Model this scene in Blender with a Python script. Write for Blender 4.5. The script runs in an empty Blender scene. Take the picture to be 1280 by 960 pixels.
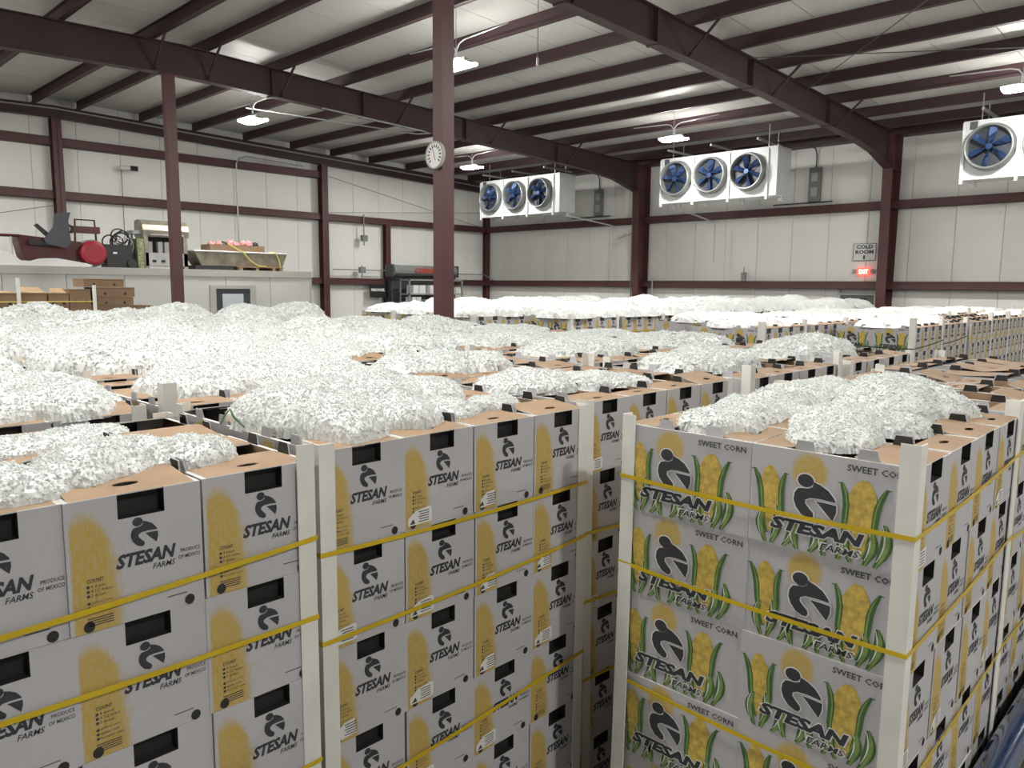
import bpy, math, random
import numpy as np
from mathutils import Matrix, Vector
random.seed(7)
SC = bpy.context.scene
COL = SC.collection
# ------------------------------------------------------------------ camera
CAM_H = 2.29
cam = bpy.data.cameras.new('camera')
cam.sensor_width = 36.0
cam.lens = 36.0 * 961.0 / 1280.0
cam.clip_start = 0.05
cam.clip_end = 200
camo = bpy.data.objects.new('camera', cam)
COL.objects.link(camo)
def cam_matrix(pitch=7.27, roll=.55, head=44.0):
    p, r, h = (math.radians(a) for a in (pitch, roll, head))
    fw = Vector((math.cos(h)*math.cos(p), math.sin(h)*math.cos(p), -math.sin(p)))
    rt = Vector((math.sin(h), -math.cos(h), 0))
    up = rt.cross(fw)
    rt2 = rt*math.cos(r) + up*math.sin(r)
    up2 = up*math.cos(r) - rt*math.sin(r)
    m = Matrix((rt2, up2, -fw)).transposed().to_4x4()
    m.translation = (0, 0, CAM_H)
    return m
camo.matrix_world = cam_matrix()
SC.camera = camo
# ------------------------------------------------------------------ world, exposure
w = bpy.data.worlds.new('world'); SC.world = w
w.use_nodes = True
w.node_tree.nodes['Background'].inputs[0].default_value = (.6, .65, .7, 1)
w.node_tree.nodes['Background'].inputs[1].default_value = 0.05
SC.view_settings.view_transform = 'Standard'
SC.view_settings.look = 'None'
SC.view_settings.exposure = 0.15
SC.view_settings.gamma = 1.0
SC.view_settings.use_curve_mapping = False
LAMP_STRENGTH = 262.0
# ------------------------------------------------------------------ materials
MATS = {}
def mat(name, col, rough=.6, metal=0.0, bump=0.0, bscale=30.0, vary=0.0, vscale=4.0, emit=0.0, spec=.5, stretch=None, coat=0.0):
    if name in MATS: return MATS[name]
    m = bpy.data.materials.new(name); m.use_nodes = True
    nt = m.node_tree; b = nt.nodes['Principled BSDF']
    b.inputs['Base Color'].default_value = (*col, 1)
    b.inputs['Roughness'].default_value = rough
    b.inputs['Metallic'].default_value = metal
    b.inputs['Specular IOR Level'].default_value = spec
    if coat: b.inputs['Coat Weight'].default_value = coat
    if emit:
        b.inputs['Emission Color'].default_value = (*col, 1)
        b.inputs['Emission Strength'].default_value = emit
    if bump or vary:
        tc = nt.nodes.new('ShaderNodeTexCoord'); mp = nt.nodes.new('ShaderNodeMapping')
        nt.links.new(tc.outputs['Object'], mp.inputs[0])
        if stretch: mp.inputs['Scale'].default_value = stretch
    if vary:
        n = nt.nodes.new('ShaderNodeTexNoise'); n.inputs['Scale'].default_value = vscale; n.inputs['Detail'].default_value = 5
        nt.links.new(mp.outputs[0], n.inputs['Vector'])
        r = nt.nodes.new('ShaderNodeMapRange'); r.inputs[1].default_value = .25; r.inputs[2].default_value = .75
        r.inputs[3].default_value = 1-vary; r.inputs[4].default_value = 1+vary
        nt.links.new(n.outputs[0], r.inputs[0])
        mx = nt.nodes.new('ShaderNodeMix'); mx.data_type = 'RGBA'; mx.blend_type = 'MULTIPLY'; mx.inputs[0].default_value = 1
        mx.inputs[6].default_value = (*col, 1)
        nt.links.new(r.outputs[0], mx.inputs[7]); nt.links.new(mx.outputs[2], b.inputs['Base Color'])
    if bump:
        n2 = nt.nodes.new('ShaderNodeTexNoise'); n2.inputs['Scale'].default_value = bscale; n2.inputs['Detail'].default_value = 4
        nt.links.new(mp.outputs[0], n2.inputs['Vector'])
        bp = nt.nodes.new('ShaderNodeBump'); bp.inputs['Strength'].default_value = bump; bp.inputs['Distance'].default_value = .01
        nt.links.new(n2.outputs[0], bp.inputs['Height']); nt.links.new(bp.outputs[0], b.inputs['Normal'])
    MATS[name] = m
    return m
def ribbed(name, col, axis, period, rough=.5, strength=.25):
    m = mat(name, col, rough, vary=.05, vscale=.7)
    nt = m.node_tree; b = nt.nodes['Principled BSDF']
    tc = nt.nodes.new('ShaderNodeTexCoord'); wv = nt.nodes.new('ShaderNodeTexWave')
    wv.bands_direction = axis; wv.inputs['Scale'].default_value = 1/period*.314
    wv.inputs['Distortion'].default_value = 0
    nt.links.new(tc.outputs['Object'], wv.inputs['Vector'])
    bp = nt.nodes.new('ShaderNodeBump'); bp.inputs['Strength'].default_value = strength; bp.inputs['Distance'].default_value = .004
    nt.links.new(wv.outputs['Fac'], bp.inputs['Height']); nt.links.new(bp.outputs[0], b.inputs['Normal'])
    return m
def box_print_mat(name, side):
    """printed cardboard: grey with a brushed yellow patch laid out in the panel's own UV"""
    grey = (.49, .48, .50); yel = (.50, .325, .016) if not side else (.54, .36, .03)
    m = bpy.data.materials.new(name); m.use_nodes = True; nt = m.node_tree; N = nt.nodes; L = nt.links
    b = N['Principled BSDF']; b.inputs['Roughness'].default_value = .55
    uv = N.new('ShaderNodeUVMap'); sep = N.new('ShaderNodeSeparateXYZ'); L.new(uv.outputs[0], sep.inputs[0])
    mp = N.new('ShaderNodeMapping'); L.new(uv.outputs[0], mp.inputs[0])
    mp.inputs['Scale'].default_value = (14, 4, 1) if not side else (9, 9, 1)
    nz = N.new('ShaderNodeTexNoise'); nz.inputs['Scale'].default_value = 3.2; nz.inputs['Detail'].default_value = 6; nz.inputs['Roughness'].default_value = .75
    L.new(mp.outputs[0], nz.inputs['Vector'])
    def M(op, a, c=None, cl=False):
        n = N.new('ShaderNodeMath'); n.operation = op; n.use_clamp = cl
        for i, q in enumerate((a, c)):
            if q is None: continue
            if isinstance(q, (int, float)): n.inputs[i].default_value = q
            else: L.new(q, n.inputs[i])
        return n.outputs[0]
    U, V = sep.outputs[0], sep.outputs[1]
    nn = M('SUBTRACT', nz.outputs[0], .5)
    if not side:
        right = M('SUBTRACT', .395, M('MULTIPLY', M('MULTIPLY', V, V), .12))
        e1 = M('MULTIPLY', M('SUBTRACT', right, M('ADD', U, M('MULTIPLY', nn, .26))), 14, True)
        e2 = M('MULTIPLY', M('SUBTRACT', M('ADD', U, M('MULTIPLY', nn, .03)), .02), 60, True)
        top = M('SUBTRACT', .93, M('MULTIPLY', M('MULTIPLY', M('SUBTRACT', U, .12), M('SUBTRACT', U, .12)), 6.0))
        e3 = M('MULTIPLY', M('SUBTRACT', top, M('ADD', V, M('MULTIPLY', nn, .22))), 10, True)
        mask = M('MULTIPLY', M('MULTIPLY', e1, e2), e3)
    else:
        du = M('DIVIDE', M('SUBTRACT', U, .385), .125); dv = M('DIVIDE', M('SUBTRACT', V, .80), .21)
        d = M('ADD', M('MULTIPLY', du, du), M('MULTIPLY', dv, dv))
        mask = M('MULTIPLY', M('SUBTRACT', 1.0, M('ADD', d, M('MULTIPLY', nn, 1.2))), 2.2, True)
    mask = M('MULTIPLY', mask, M('ADD', .80, M('MULTIPLY', nn, 1.1)), True)
    big = N.new('ShaderNodeTexNoise'); big.inputs['Scale'].default_value = 2.5; big.inputs['Detail'].default_value = 6
    tc = N.new('ShaderNodeTexCoord'); oi = N.new('ShaderNodeObjectInfo')
    ad = N.new('ShaderNodeVectorMath'); ad.operation = 'ADD'; L.new(tc.outputs['Object'], ad.inputs[0]); L.new(oi.outputs['Location'], ad.inputs[1])
    L.new(ad.outputs[0], big.inputs['Vector'])
    g = N.new('ShaderNodeMix'); g.data_type = 'RGBA'
    g.inputs[6].default_value = (grey[0]*.88, grey[1]*.88, grey[2]*.88, 1); g.inputs[7].default_value = (grey[0]*1.1, grey[1]*1.1, grey[2]*1.1, 1)
    L.new(big.outputs[0], g.inputs[0])
    mx = N.new('ShaderNodeMix'); mx.data_type = 'RGBA'; L.new(mask, mx.inputs[0]); L.new(g.outputs[2], mx.inputs[6])
    mx.inputs[7].default_value = (*yel, 1); L.new(mx.outputs[2], b.inputs['Base Color'])
    wv = N.new('ShaderNodeTexWave'); wv.inputs['Scale'].default_value = 14 if not side else 20; wv.inputs['Distortion'].default_value = .3
    L.new(uv.outputs[0], wv.inputs['Vector'])
    bp = N.new('ShaderNodeBump'); bp.inputs['Strength'].default_value = .06; bp.inputs['Distance'].default_value = .003
    L.new(wv.outputs['Fac'], bp.inputs['Height']); L.new(bp.outputs[0], b.inputs['Normal'])
    MATS[name] = m
    return m
def ice_mat(name='crushed_ice', through=.42, k=1.0):
    """white crushed ice: glossy white chips that let part of the light through"""
    m = bpy.data.materials.new(name); m.use_nodes = True; nt = m.node_tree; b = nt.nodes['Principled BSDF']
    b.inputs['Roughness'].default_value = .28; b.inputs['IOR'].default_value = 1.31
    tc = nt.nodes.new('ShaderNodeTexCoord')
    vo = nt.nodes.new('ShaderNodeTexVoronoi'); vo.inputs['Scale'].default_value = 90
    nt.links.new(tc.outputs['Object'], vo.inputs['Vector'])
    rp = nt.nodes.new('ShaderNodeValToRGB')
    rp.color_ramp.elements[0].color = (.66*k, .68*k, .675*k, 1); rp.color_ramp.elements[1].color = (.82*k, .835*k, .82*k, 1)
    rp.color_ramp.elements[0].position = 0.0; rp.color_ramp.elements[1].position = .5
    nt.links.new(vo.outputs['Color'], rp.inputs[0]); nt.links.new(rp.outputs[0], b.inputs['Base Color'])
    bp = nt.nodes.new('ShaderNodeBump'); bp.inputs['Strength'].default_value = .35; bp.inputs['Distance'].default_value = .005
    nt.links.new(vo.outputs['Distance'], bp.inputs['Height']); nt.links.new(bp.outputs[0], b.inputs['Normal'])
    tr = nt.nodes.new('ShaderNodeBsdfTranslucent'); tr.inputs['Color'].default_value = (.86, .88, .87, 1)
    mx = nt.nodes.new('ShaderNodeMixShader'); mx.inputs[0].default_value = through
    nt.links.new(b.outputs[0], mx.inputs[1]); nt.links.new(tr.outputs[0], mx.inputs[2])
    nt.links.new(mx.outputs[0], nt.nodes['Material Output'].inputs['Surface'])
    MATS[name] = m
    return m
MAROON = mat('maroon_steel', (.085, .030, .030), .5, vary=.15, vscale=2)
DARKM = mat('maroon_steel_roof', (.050, .024, .027), .55, vary=.15, vscale=2)
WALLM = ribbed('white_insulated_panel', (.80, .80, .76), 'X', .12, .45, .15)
WALLR = ribbed('white_insulated_panel_y', (.80, .80, .76), 'Y', .12, .45, .15)
JOINT = mat('panel_joint', (.36, .36, .34), .8)
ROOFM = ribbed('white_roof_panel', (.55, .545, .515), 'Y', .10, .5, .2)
CONC = mat('concrete', (.22, .22, .21), .7, bump=.2, vary=.2, vscale=1.3)
EndM = box_print_mat('carton_end_print', False)
SideM = box_print_mat('carton_side_print', True)
GREY = mat('carton_grey', (.49, .48, .50), .6, vary=.08)
WHITE_EDGE = mat('carton_white_edge', (.62, .60, .57), .7, vary=.1)
BROWN = mat('kraft_board', (.33, .215, .13), .75, bump=.1, vary=.16, vscale=9)
INSIDE_SHADE = mat('carton_inside_shade', (.016, .015, .014), .8, vary=.3, vscale=14)  # near-black paints the shade into hand holes and open box insides
INK = mat('charcoal_ink', (.035, .037, .043), .6)
INKS = mat('print_dark', (.06, .06, .06), .7)
OUTL = mat('print_outline', (.74, .74, .75), .6)
TAB_AND_SHADE = mat('black_tab_and_shade', (.022, .02, .02), .6)  # black of the tabs, also painted as shade in far open tops
CORNY = mat('print_corn_yellow', (.56, .40, .085), .6, bump=0, vary=.35, vscale=60)
LEAFD = mat('print_leaf_dark', (.055, .13, .035), .6, vary=.3, vscale=30)
LEAFL = mat('print_leaf_light', (.20, .30, .09), .6, vary=.3, vscale=30)
ICE = ice_mat('crushed_ice', .48, 1.03); ICEB = ice_mat('packed_ice', 0.0, .92)
STRAP = mat('yellow_strap', (.60, .42, .01), .35, vary=.1)
BOARD = mat('white_corner_board', (.74, .73, .69), .6, vary=.1, vscale=5)
LABELW = mat('white_sticker', (.72, .72, .70), .5)
PALW = mat('pallet_wood', (.30, .20, .11), .8, vary=.3, vscale=12, stretch=(1, 6, 6))
GALV = mat('galvanised', (.42, .43, .43), .4, metal=.6)
GREYP = mat('grey_paint', (.22, .225, .22), .5)
LGREY = mat('light_grey_paint', (.42, .42, .40), .5)
EVW = mat('evaporator_white', (.58, .59, .59), .35, vary=.05)
EVB = mat('fan_blue', (.024, .05, .13), .3, metal=.4)
EVD = mat('fan_dark', (.02, .025, .035), .5)
COWL = mat('fan_cowl', (.22, .23, .225), .35, metal=.4)
BLACK = mat('black_plastic', (.015, .015, .016), .45)
DGREY = mat('dark_grey', (.07, .072, .075), .5)
RED = mat('red_paint', (.065, .008, .011), .4, vary=.2)
REDB = mat('bright_red_paint', (.26, .012, .025), .35)
STAIN = mat('stainless', (.42, .42, .41), .3, metal=.85, vary=.2, vscale=5)
STAIND = mat('dirty_steel', (.27, .245, .195), .4, metal=.6, vary=.35, vscale=6)
KBOX = mat('brown_carton', (.21, .135, .078), .75, vary=.12, vscale=6)
KBOXL = mat('brown_carton_light', (.36, .25, .145), .75, vary=.12, vscale=6)
ROOMW = ribbed('cold_room_panel', (.47, .47, .45), 'X', .2, .5, .08)
ROOMT = mat('cold_room_trim', (.36, .35, .32), .5)
PINK = mat('pink_cloth', (.60, .26, .27), .8, vary=.25, vscale=15)
YROPE = mat('yellow_rope', (.62, .50, .12), .6)
SHEET = mat('white_sheet', (.66, .66, .66), .6, bump=.2, bscale=8)
BLUEP = mat('blue_gloss', (.008, .032, .11), .18, coat=1.0)
YELP = mat('yellow_paint', (.55, .43, .02), .5, vary=.2, vscale=9)
SIGNW = mat('sign_white', (.72, .72, .71), .5)
EXITR = mat('exit_red', (1.0, .10, .07), .5, emit=1.6)
LAMPW = mat('led_diffuser', (1.0, .985, .94), .5, emit=LAMP_STRENGTH)
LAMPU = mat('led_uplight', (1.0, .985, .94), .5, emit=LAMP_STRENGTH*.07)
GLASSD = mat('dark_window', (.03, .04, .045), .1)
GREENL = mat('husk_green', (.10, .20, .05), .6)
REDT = mat('red_lettering', (.42, .05, .03), .5)
# ------------------------------------------------------------------ mesh builder
class MB:
    def __init__(s): s.v = []; s.f = []; s.m = []; s.uv = []
    def face(s, pts, m=0, uv=None):
        k = len(s.v); s.v += [tuple(p) for p in pts]; s.f.append(tuple(range(k, k+len(pts)))); s.m.append(m); s.uv.append(uv)
    def raw(s, vs, fs, m=0):
        k = len(s.v); s.v += [tuple(p) for p in vs]
        for f in fs: s.f.append(tuple(i+k for i in f)); s.m.append(m); s.uv.append(None)
    def box(s, x0, x1, y0, y1, z0, z1, m=0):
        vs = [(x0,y0,z0),(x1,y0,z0),(x1,y1,z0),(x0,y1,z0),(x0,y0,z1),(x1,y0,z1),(x1,y1,z1),(x0,y1,z1)]
        s.raw(vs, [(0,3,2,1),(4,5,6,7),(0,1,5,4),(1,2,6,5),(2,3,7,6),(3,0,4,7)], m)
    def prism(s, poly, fn, t0, t1, m=0):
        """2D polygon -> solid; fn(a,b,t)->xyz"""
        n = len(poly); vs = [fn(a,b,t0) for a,b in poly] + [fn(a,b,t1) for a,b in poly]
        fs = [tuple(range(n)), tuple(range(2*n-1, n-1, -1))] + [(i, i+n, (i+1)%n+n, (i+1)%n) for i in range(n)]
        s.raw(vs, fs, m)
    def beam(s, p0, p1, w, h, m=0, up=(0,0,1)):
        p0 = Vector(p0); p1 = Vector(p1); d = (p1-p0).normalized(); u = Vector(up)
        if abs(d.dot(u)) > .95: u = Vector((1,0,0))
        r = d.cross(u).normalized(); u = r.cross(d)
        vs = []
        for p in (p0, p1):
            for a, b in ((-1,-1),(1,-1),(1,1),(-1,1)): vs.append(p + r*(a*w/2) + u*(b*h/2))
        s.raw(vs, [(0,1,2,3),(7,6,5,4),(0,4,5,1),(1,5,6,2),(2,6,7,3),(3,7,4,0)], m)
    def tube(s, pts, r, n=8, m=0, closed=False):
        pts = [Vector(p) for p in pts]; N = len(pts); k = len(s.v); ref = Vector((0,0,1))
        prev = None
        for i, p in enumerate(pts):
            if closed: d = pts[(i+1)%N] - pts[i-1]
            else: d = pts[min(i+1, N-1)] - pts[max(i-1, 0)]
            d.normalize()
            if prev is None:
                a = d.cross(ref)
                if a.length < .1: a = d.cross(Vector((1,0,0)))
            else: a = prev - d*prev.dot(d)
            a.normalize(); prev = a; b = d.cross(a)
            rr = r[i] if isinstance(r, (list, tuple)) else r
            for j in range(n):
                t = 2*math.pi*j/n; s.v.append(tuple(p + a*(rr*math.cos(t)) + b*(rr*math.sin(t))))
        for i in range(N if closed else N-1):
            for j in range(n):
                i2 = (i+1) % N
                s.f.append((k+i*n+j, k+i*n+(j+1)%n, k+i2*n+(j+1)%n, k+i2*n+j)); s.m.append(m); s.uv.append(None)
        if not closed:
            s.f.append(tuple(k+j for j in range(n-1,-1,-1))); s.m.append(m); s.uv.append(None)
            s.f.append(tuple(k+(N-1)*n+j for j in range(n))); s.m.append(m); s.uv.append(None)
    def lathe(s, prof, c, axis=(0,0,1), n=24, m=0, caps=False):
        """prof: [(r, t)] along axis from c"""
        ax = Vector(axis).normalized(); a = ax.cross(Vector((0,0,1)))
        if a.length < .1: a = ax.cross(Vector((1,0,0)))
        a.normalize(); b = ax.cross(a); c = Vector(c); k = len(s.v)
        for r, t in prof:
            for j in range(n):
                th = 2*math.pi*j/n; s.v.append(tuple(c + ax*t + a*(r*math.cos(th)) + b*(r*math.sin(th))))
        for i in range(len(prof)-1):
            for j in range(n):
                s.f.append((k+i*n+j, k+i*n+(j+1)%n, k+(i+1)*n+(j+1)%n, k+(i+1)*n+j)); s.m.append(m); s.uv.append(None)
        if caps:
            s.f.append(tuple(k+j for j in range(n-1,-1,-1))); s.m.append(m); s.uv.append(None)
            q = k+(len(prof)-1)*n; s.f.append(tuple(q+j for j in range(n))); s.m.append(m); s.uv.append(None)
    def mesh(s, name, mats):
        me = bpy.data.meshes.new(name); me.from_pydata(s.v, [], s.f)
        for q in mats: me.materials.append(q)
        me.polygons.foreach_set('material_index', s.m)
        if any(u is not None for u in s.uv):
            lay = me.uv_layers.new(name='UVMap'); i = 0
            buf = np.zeros((sum(len(f) for f in s.f), 2))
            for f, u in zip(s.f, s.uv):
                if u is not None: buf[i:i+len(f)] = u
                i += len(f)
            lay.data.foreach_set('uv', buf.ravel())
        me.update()
        return me
    def build(s, name, mats, parent=None, smooth=False):
        """vertices are in world space; the object's origin goes to the base of the shape (or to its parent)"""
        if not isinstance(mats, (list, tuple)): mats = [mats]
        V = np.array(s.v)
        if parent is None:
            o0 = np.array([(V[:,0].min()+V[:,0].max())/2, (V[:,1].min()+V[:,1].max())/2, V[:,2].min()])
        else:
            o0 = np.array(ORIG[parent.name])
        s.v = [tuple(q) for q in (V-o0)]
        me = s.mesh(name, mats)
        if smooth:
            me.polygons.foreach_set('use_smooth', [True]*len(me.polygons))
        o = bpy.data.objects.new(name, me); COL.objects.link(o)
        if parent is None: o.location = o0
        else: o.parent = parent
        ORIG[o.name] = tuple(o0)
        return o
ORIG = {}
def thing(name, label, cat, loc, group=None):
    o = bpy.data.objects.new(name, None); COL.objects.link(o); o.location = loc
    o.empty_display_size = .1
    ORIG[o.name] = tuple(loc)
    return tag(o, label, cat, group)
def tag(o, label, cat, group=None, kind=None):
    o['label'] = label; o['category'] = cat
    if group: o['group'] = group
    if kind: o['kind'] = kind
    return o
def struct(o, label=None, cat=None):
    o['kind'] = 'structure'
    if label: o['label'] = label
    if cat: o['category'] = cat
    return o
def child(name, me, parent, loc=(0,0,0), rot=None):
    o = bpy.data.objects.new(name, me); COL.objects.link(o); o.parent = parent; o.location = loc
    if rot: o.rotation_euler = rot
    return o
def bx(name, mats, parent, *a):
    b = MB(); b.box(*a); return b.build(name, mats, parent)
_tc = {}
def text_geo(s, bold=0.0, shear=0.0, res=2):
    """outline of a word as flat triangles, width normalised to 1; returns (verts2d, faces, height of capitals)"""
    key = (s, bold, shear, res)
    if key in _tc: return _tc[key]
    cu = bpy.data.curves.new('word', 'FONT'); cu.body = s; cu.offset = bold; cu.shear = shear; cu.resolution_u = res
    cu.fill_mode = 'FRONT'
    o = bpy.data.objects.new('word', cu); COL.objects.link(o)
    bpy.context.view_layer.update()
    me = o.evaluated_get(bpy.context.evaluated_depsgraph_get()).to_mesh()
    v = np.array([q.co[:2] for q in me.vertices]); f = [tuple(p.vertices) for p in me.polygons]
    bpy.data.objects.remove(o, do_unlink=True); bpy.data.curves.remove(cu)
    v -= v.min(0); W = v[:,0].max(); Hh = v[:,1].max(); v[:,0] /= W; v[:,1] /= Hh
    _tc[key] = (v, f)
    return _tc[key]
def put_text(b, s, fn, u0, u1, v0, v1, m, bold=.02, shear=0.0, res=2, grow=0.0):
    v, f = text_geo(s, bold, shear, res)
    b.raw([fn(u0-grow + p[0]*(u1-u0+2*grow), v0-grow + p[1]*(v1-v0+2*grow)) for p in v], f, m)
def circ(cx, cy, rx, ry, n=14, a0=0, a1=2*math.pi):
    return [(cx+rx*math.cos(a0+(a1-a0)*i/n), cy+ry*math.sin(a0+(a1-a0)*i/n)) for i in range(n)]
# ------------------------------------------------------------------ the hall (structure)
XW, YW = 21.4, 22.15          # girt planes of the right and the left wall
XL, YB = -9.0, -8.0
RIDGE = 6.4
def roof_z(x): return 6.64 - .029*abs(x-RIDGE)     # rafter top
def wall(name, axis, const, a0, a1, h, out, m):
    b = MB()
    if axis == 'x': b.box(a0, a1, min(const, const+out*.08), max(const, const+out*.08), 0, h)
    else: b.box(min(const, const+out*.08), max(const, const+out*.08), a0, a1, 0, h)
    o = struct(b.build(name, JOINT)); 
    n = int(round((a1-a0)/1.06)); st = (a1-a0)/n; me = None
    for i in range(n):
        q = MB(); s0, s1 = -st/2+.003, st/2-.003
        t = .016
        prof = [(s0, 0), (s0+.008, t), (s1-.008, t), (s1, 0)]
        vs = []
        for z in (0, h):
            for s_, d in prof:
                vs.append((s_, -out*d, z) if axis == 'x' else (-out*d, s_, z))
        q.raw(vs, [(0,1,5,4),(1,2,6,5),(2,3,7,6),(4,5,6,7),(3,2,1,0)], 0)
        if me is None: me = q.mesh('panel', [m])
        c = a0 + st*(i+.5)
        base = ORIG[o.name]
        loc = (c-base[0], const-base[1], 0-base[2]) if axis == 'x' else (const-base[0], c-base[1], 0)
        child('panel', me, o, loc)
    return o
wall('wall_left', 'x', YW+.25, XL, XW+.3, 6.9, 1, WALLM)
wall('wall_right', 'y', XW+.28, YB, YW+.25, 6.7, 1, WALLR)
for nm, a in (('wall_near', (XL, XW+.3, YB-.1, YB, 0, 6.9)), ('wall_far_side', (XL-.1, XL, YB, YW+.3, 0, 6.9))):
    struct(bx(nm, mat('white_wall_plain', (.58, .58, .55), .6, vary=.05), None, *a))
struct(bx('floor', CONC, None, XL, XW+.3, YB, YW+.3, -.1, 0))
def roof():
    b = MB()
    zt = lambda x: roof_z(x) + .235
    for x0, x1 in ((XL, RIDGE), (RIDGE, XW+.35)):
        b.raw([(x0,YB,zt(x0)+.03),(x1,YB,zt(x1)+.03),(x1,YW+.35,zt(x1)+.03),(x0,YW+.35,zt(x0)+.03),
               (x0,YB,zt(x0)+.1),(x1,YB,zt(x1)+.1),(x1,YW+.35,zt(x1)+.1),(x0,YW+.35,zt(x0)+.1)],
              [(0,1,2,3),(7,6,5,4),(0,4,5,1),(1,5,6,2),(2,6,7,3),(3,7,4,0)], 0)
    o = struct(b.build('ceiling', JOINT)); base = ORIG[o.name]
    n = 29; st = (YW+.35-YB)/n
    for x0, x1 in ((XL, RIDGE), (RIDGE, XW+.35)):
        q = MB(); a, c = -st/2+.006, st/2-.006
        q.raw([(x0,a,zt(x0)),(x1,a,zt(x1)),(x1,c,zt(x1)),(x0,c,zt(x0)),(x0,a,zt(x0)+.03),(x1,a,zt(x1)+.03),(x1,c,zt(x1)+.03),(x0,c,zt(x0)+.03)],
              [(0,1,2,3),(0,4,5,1),(1,5,6,2),(2,6,7,3),(3,7,4,0)], 0)
        q.v = [(p[0]-base[0], p[1], p[2]-base[2]) for p in q.v]
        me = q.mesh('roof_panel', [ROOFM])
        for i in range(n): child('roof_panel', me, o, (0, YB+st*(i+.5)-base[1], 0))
roof()
# purlins: Z sections running along Y
PUR = [-6.0, -4.5, -3.0, -1.5, 0.0, 1.5, 2.95, 4.43, 5.9, 6.9, 8.43, 9.88, 11.4, 12.95, 14.4, 15.93, 17.5, 19.1, 20.5]
for i, x in enumerate(PUR):
    b = MB(); z0 = roof_z(x); z1 = z0+.235; s = 1 if x > RIDGE else -1
    b.box(x-.012, x+.012, YB, YW+.1, z0, z1)
    b.box(x, x+.07*s, YB, YW+.1, z1-.008, z1) if s > 0 else b.box(x-.07, x, YB, YW+.1, z1-.008, z1)
    b.box(x-.075, x, YB, YW+.1, z0, z0+.010)
    b.box(x-.083, x-.075, YB, YW+.1, z0, z0+.025)
    struct(b.build('roof_purlin', DARKM), 'maroon Z-shaped roof purlin, %s counted from the right eave' % (
        ['first','second','third','fourth','fifth','sixth','seventh','eighth','ninth','tenth','eleventh','twelfth','thirteenth','fourteenth','fifteenth','sixteenth','seventeenth','eighteenth','nineteenth'][len(PUR)-1-i]), 'purlin')
FRAMES = [7.1, 14.79, -.6]
def rafter_bottom(x):
    pts = [(XL, 5.6), (3.5, 5.97), (6.2, 6.08), (10.1, 6.0), (14.0, 5.9), (18.6, 5.72), (19.8, 5.6), (20.95, 5.33)]
    for (a, p), (c, q) in zip(pts, pts[1:]):
        if a <= x <= c: return p + (q-p)*(x-a)/(c-a)
    return pts[-1][1]
def I_web(b, pts_top, pts_bot, y, t=.012, fw=.20, ft=.016):
    """I-section following two polylines in the XZ plane at depth y"""
    for i in range(len(pts_top)-1):
        (xa, za), (xb, zb) = pts_top[i], pts_top[i+1]; (xc, zc), (xd, zd) = pts_bot[i], pts_bot[i+1]
        vs = [(xc,y-t/2,zc),(xd,y-t/2,zd),(xb,y-t/2,zb),(xa,y-t/2,za),(xc,y+t/2,zc),(xd,y+t/2,zd),(xb,y+t/2,zb),(xa,y+t/2,za)]
        b.raw(vs, [(0,1,2,3),(7,6,5,4),(0,4,5,1),(3,2,6,7),(1,5,6,2),(0,3,7,4)])
        b.beam((xa,y,za-ft/2),(xb,y,zb-ft/2), fw, ft); b.beam((xc,y,zc+ft/2),(xd,y,zd+ft/2), fw, ft)
names = ['nearer', 'farther', 'unseen near']
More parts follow.
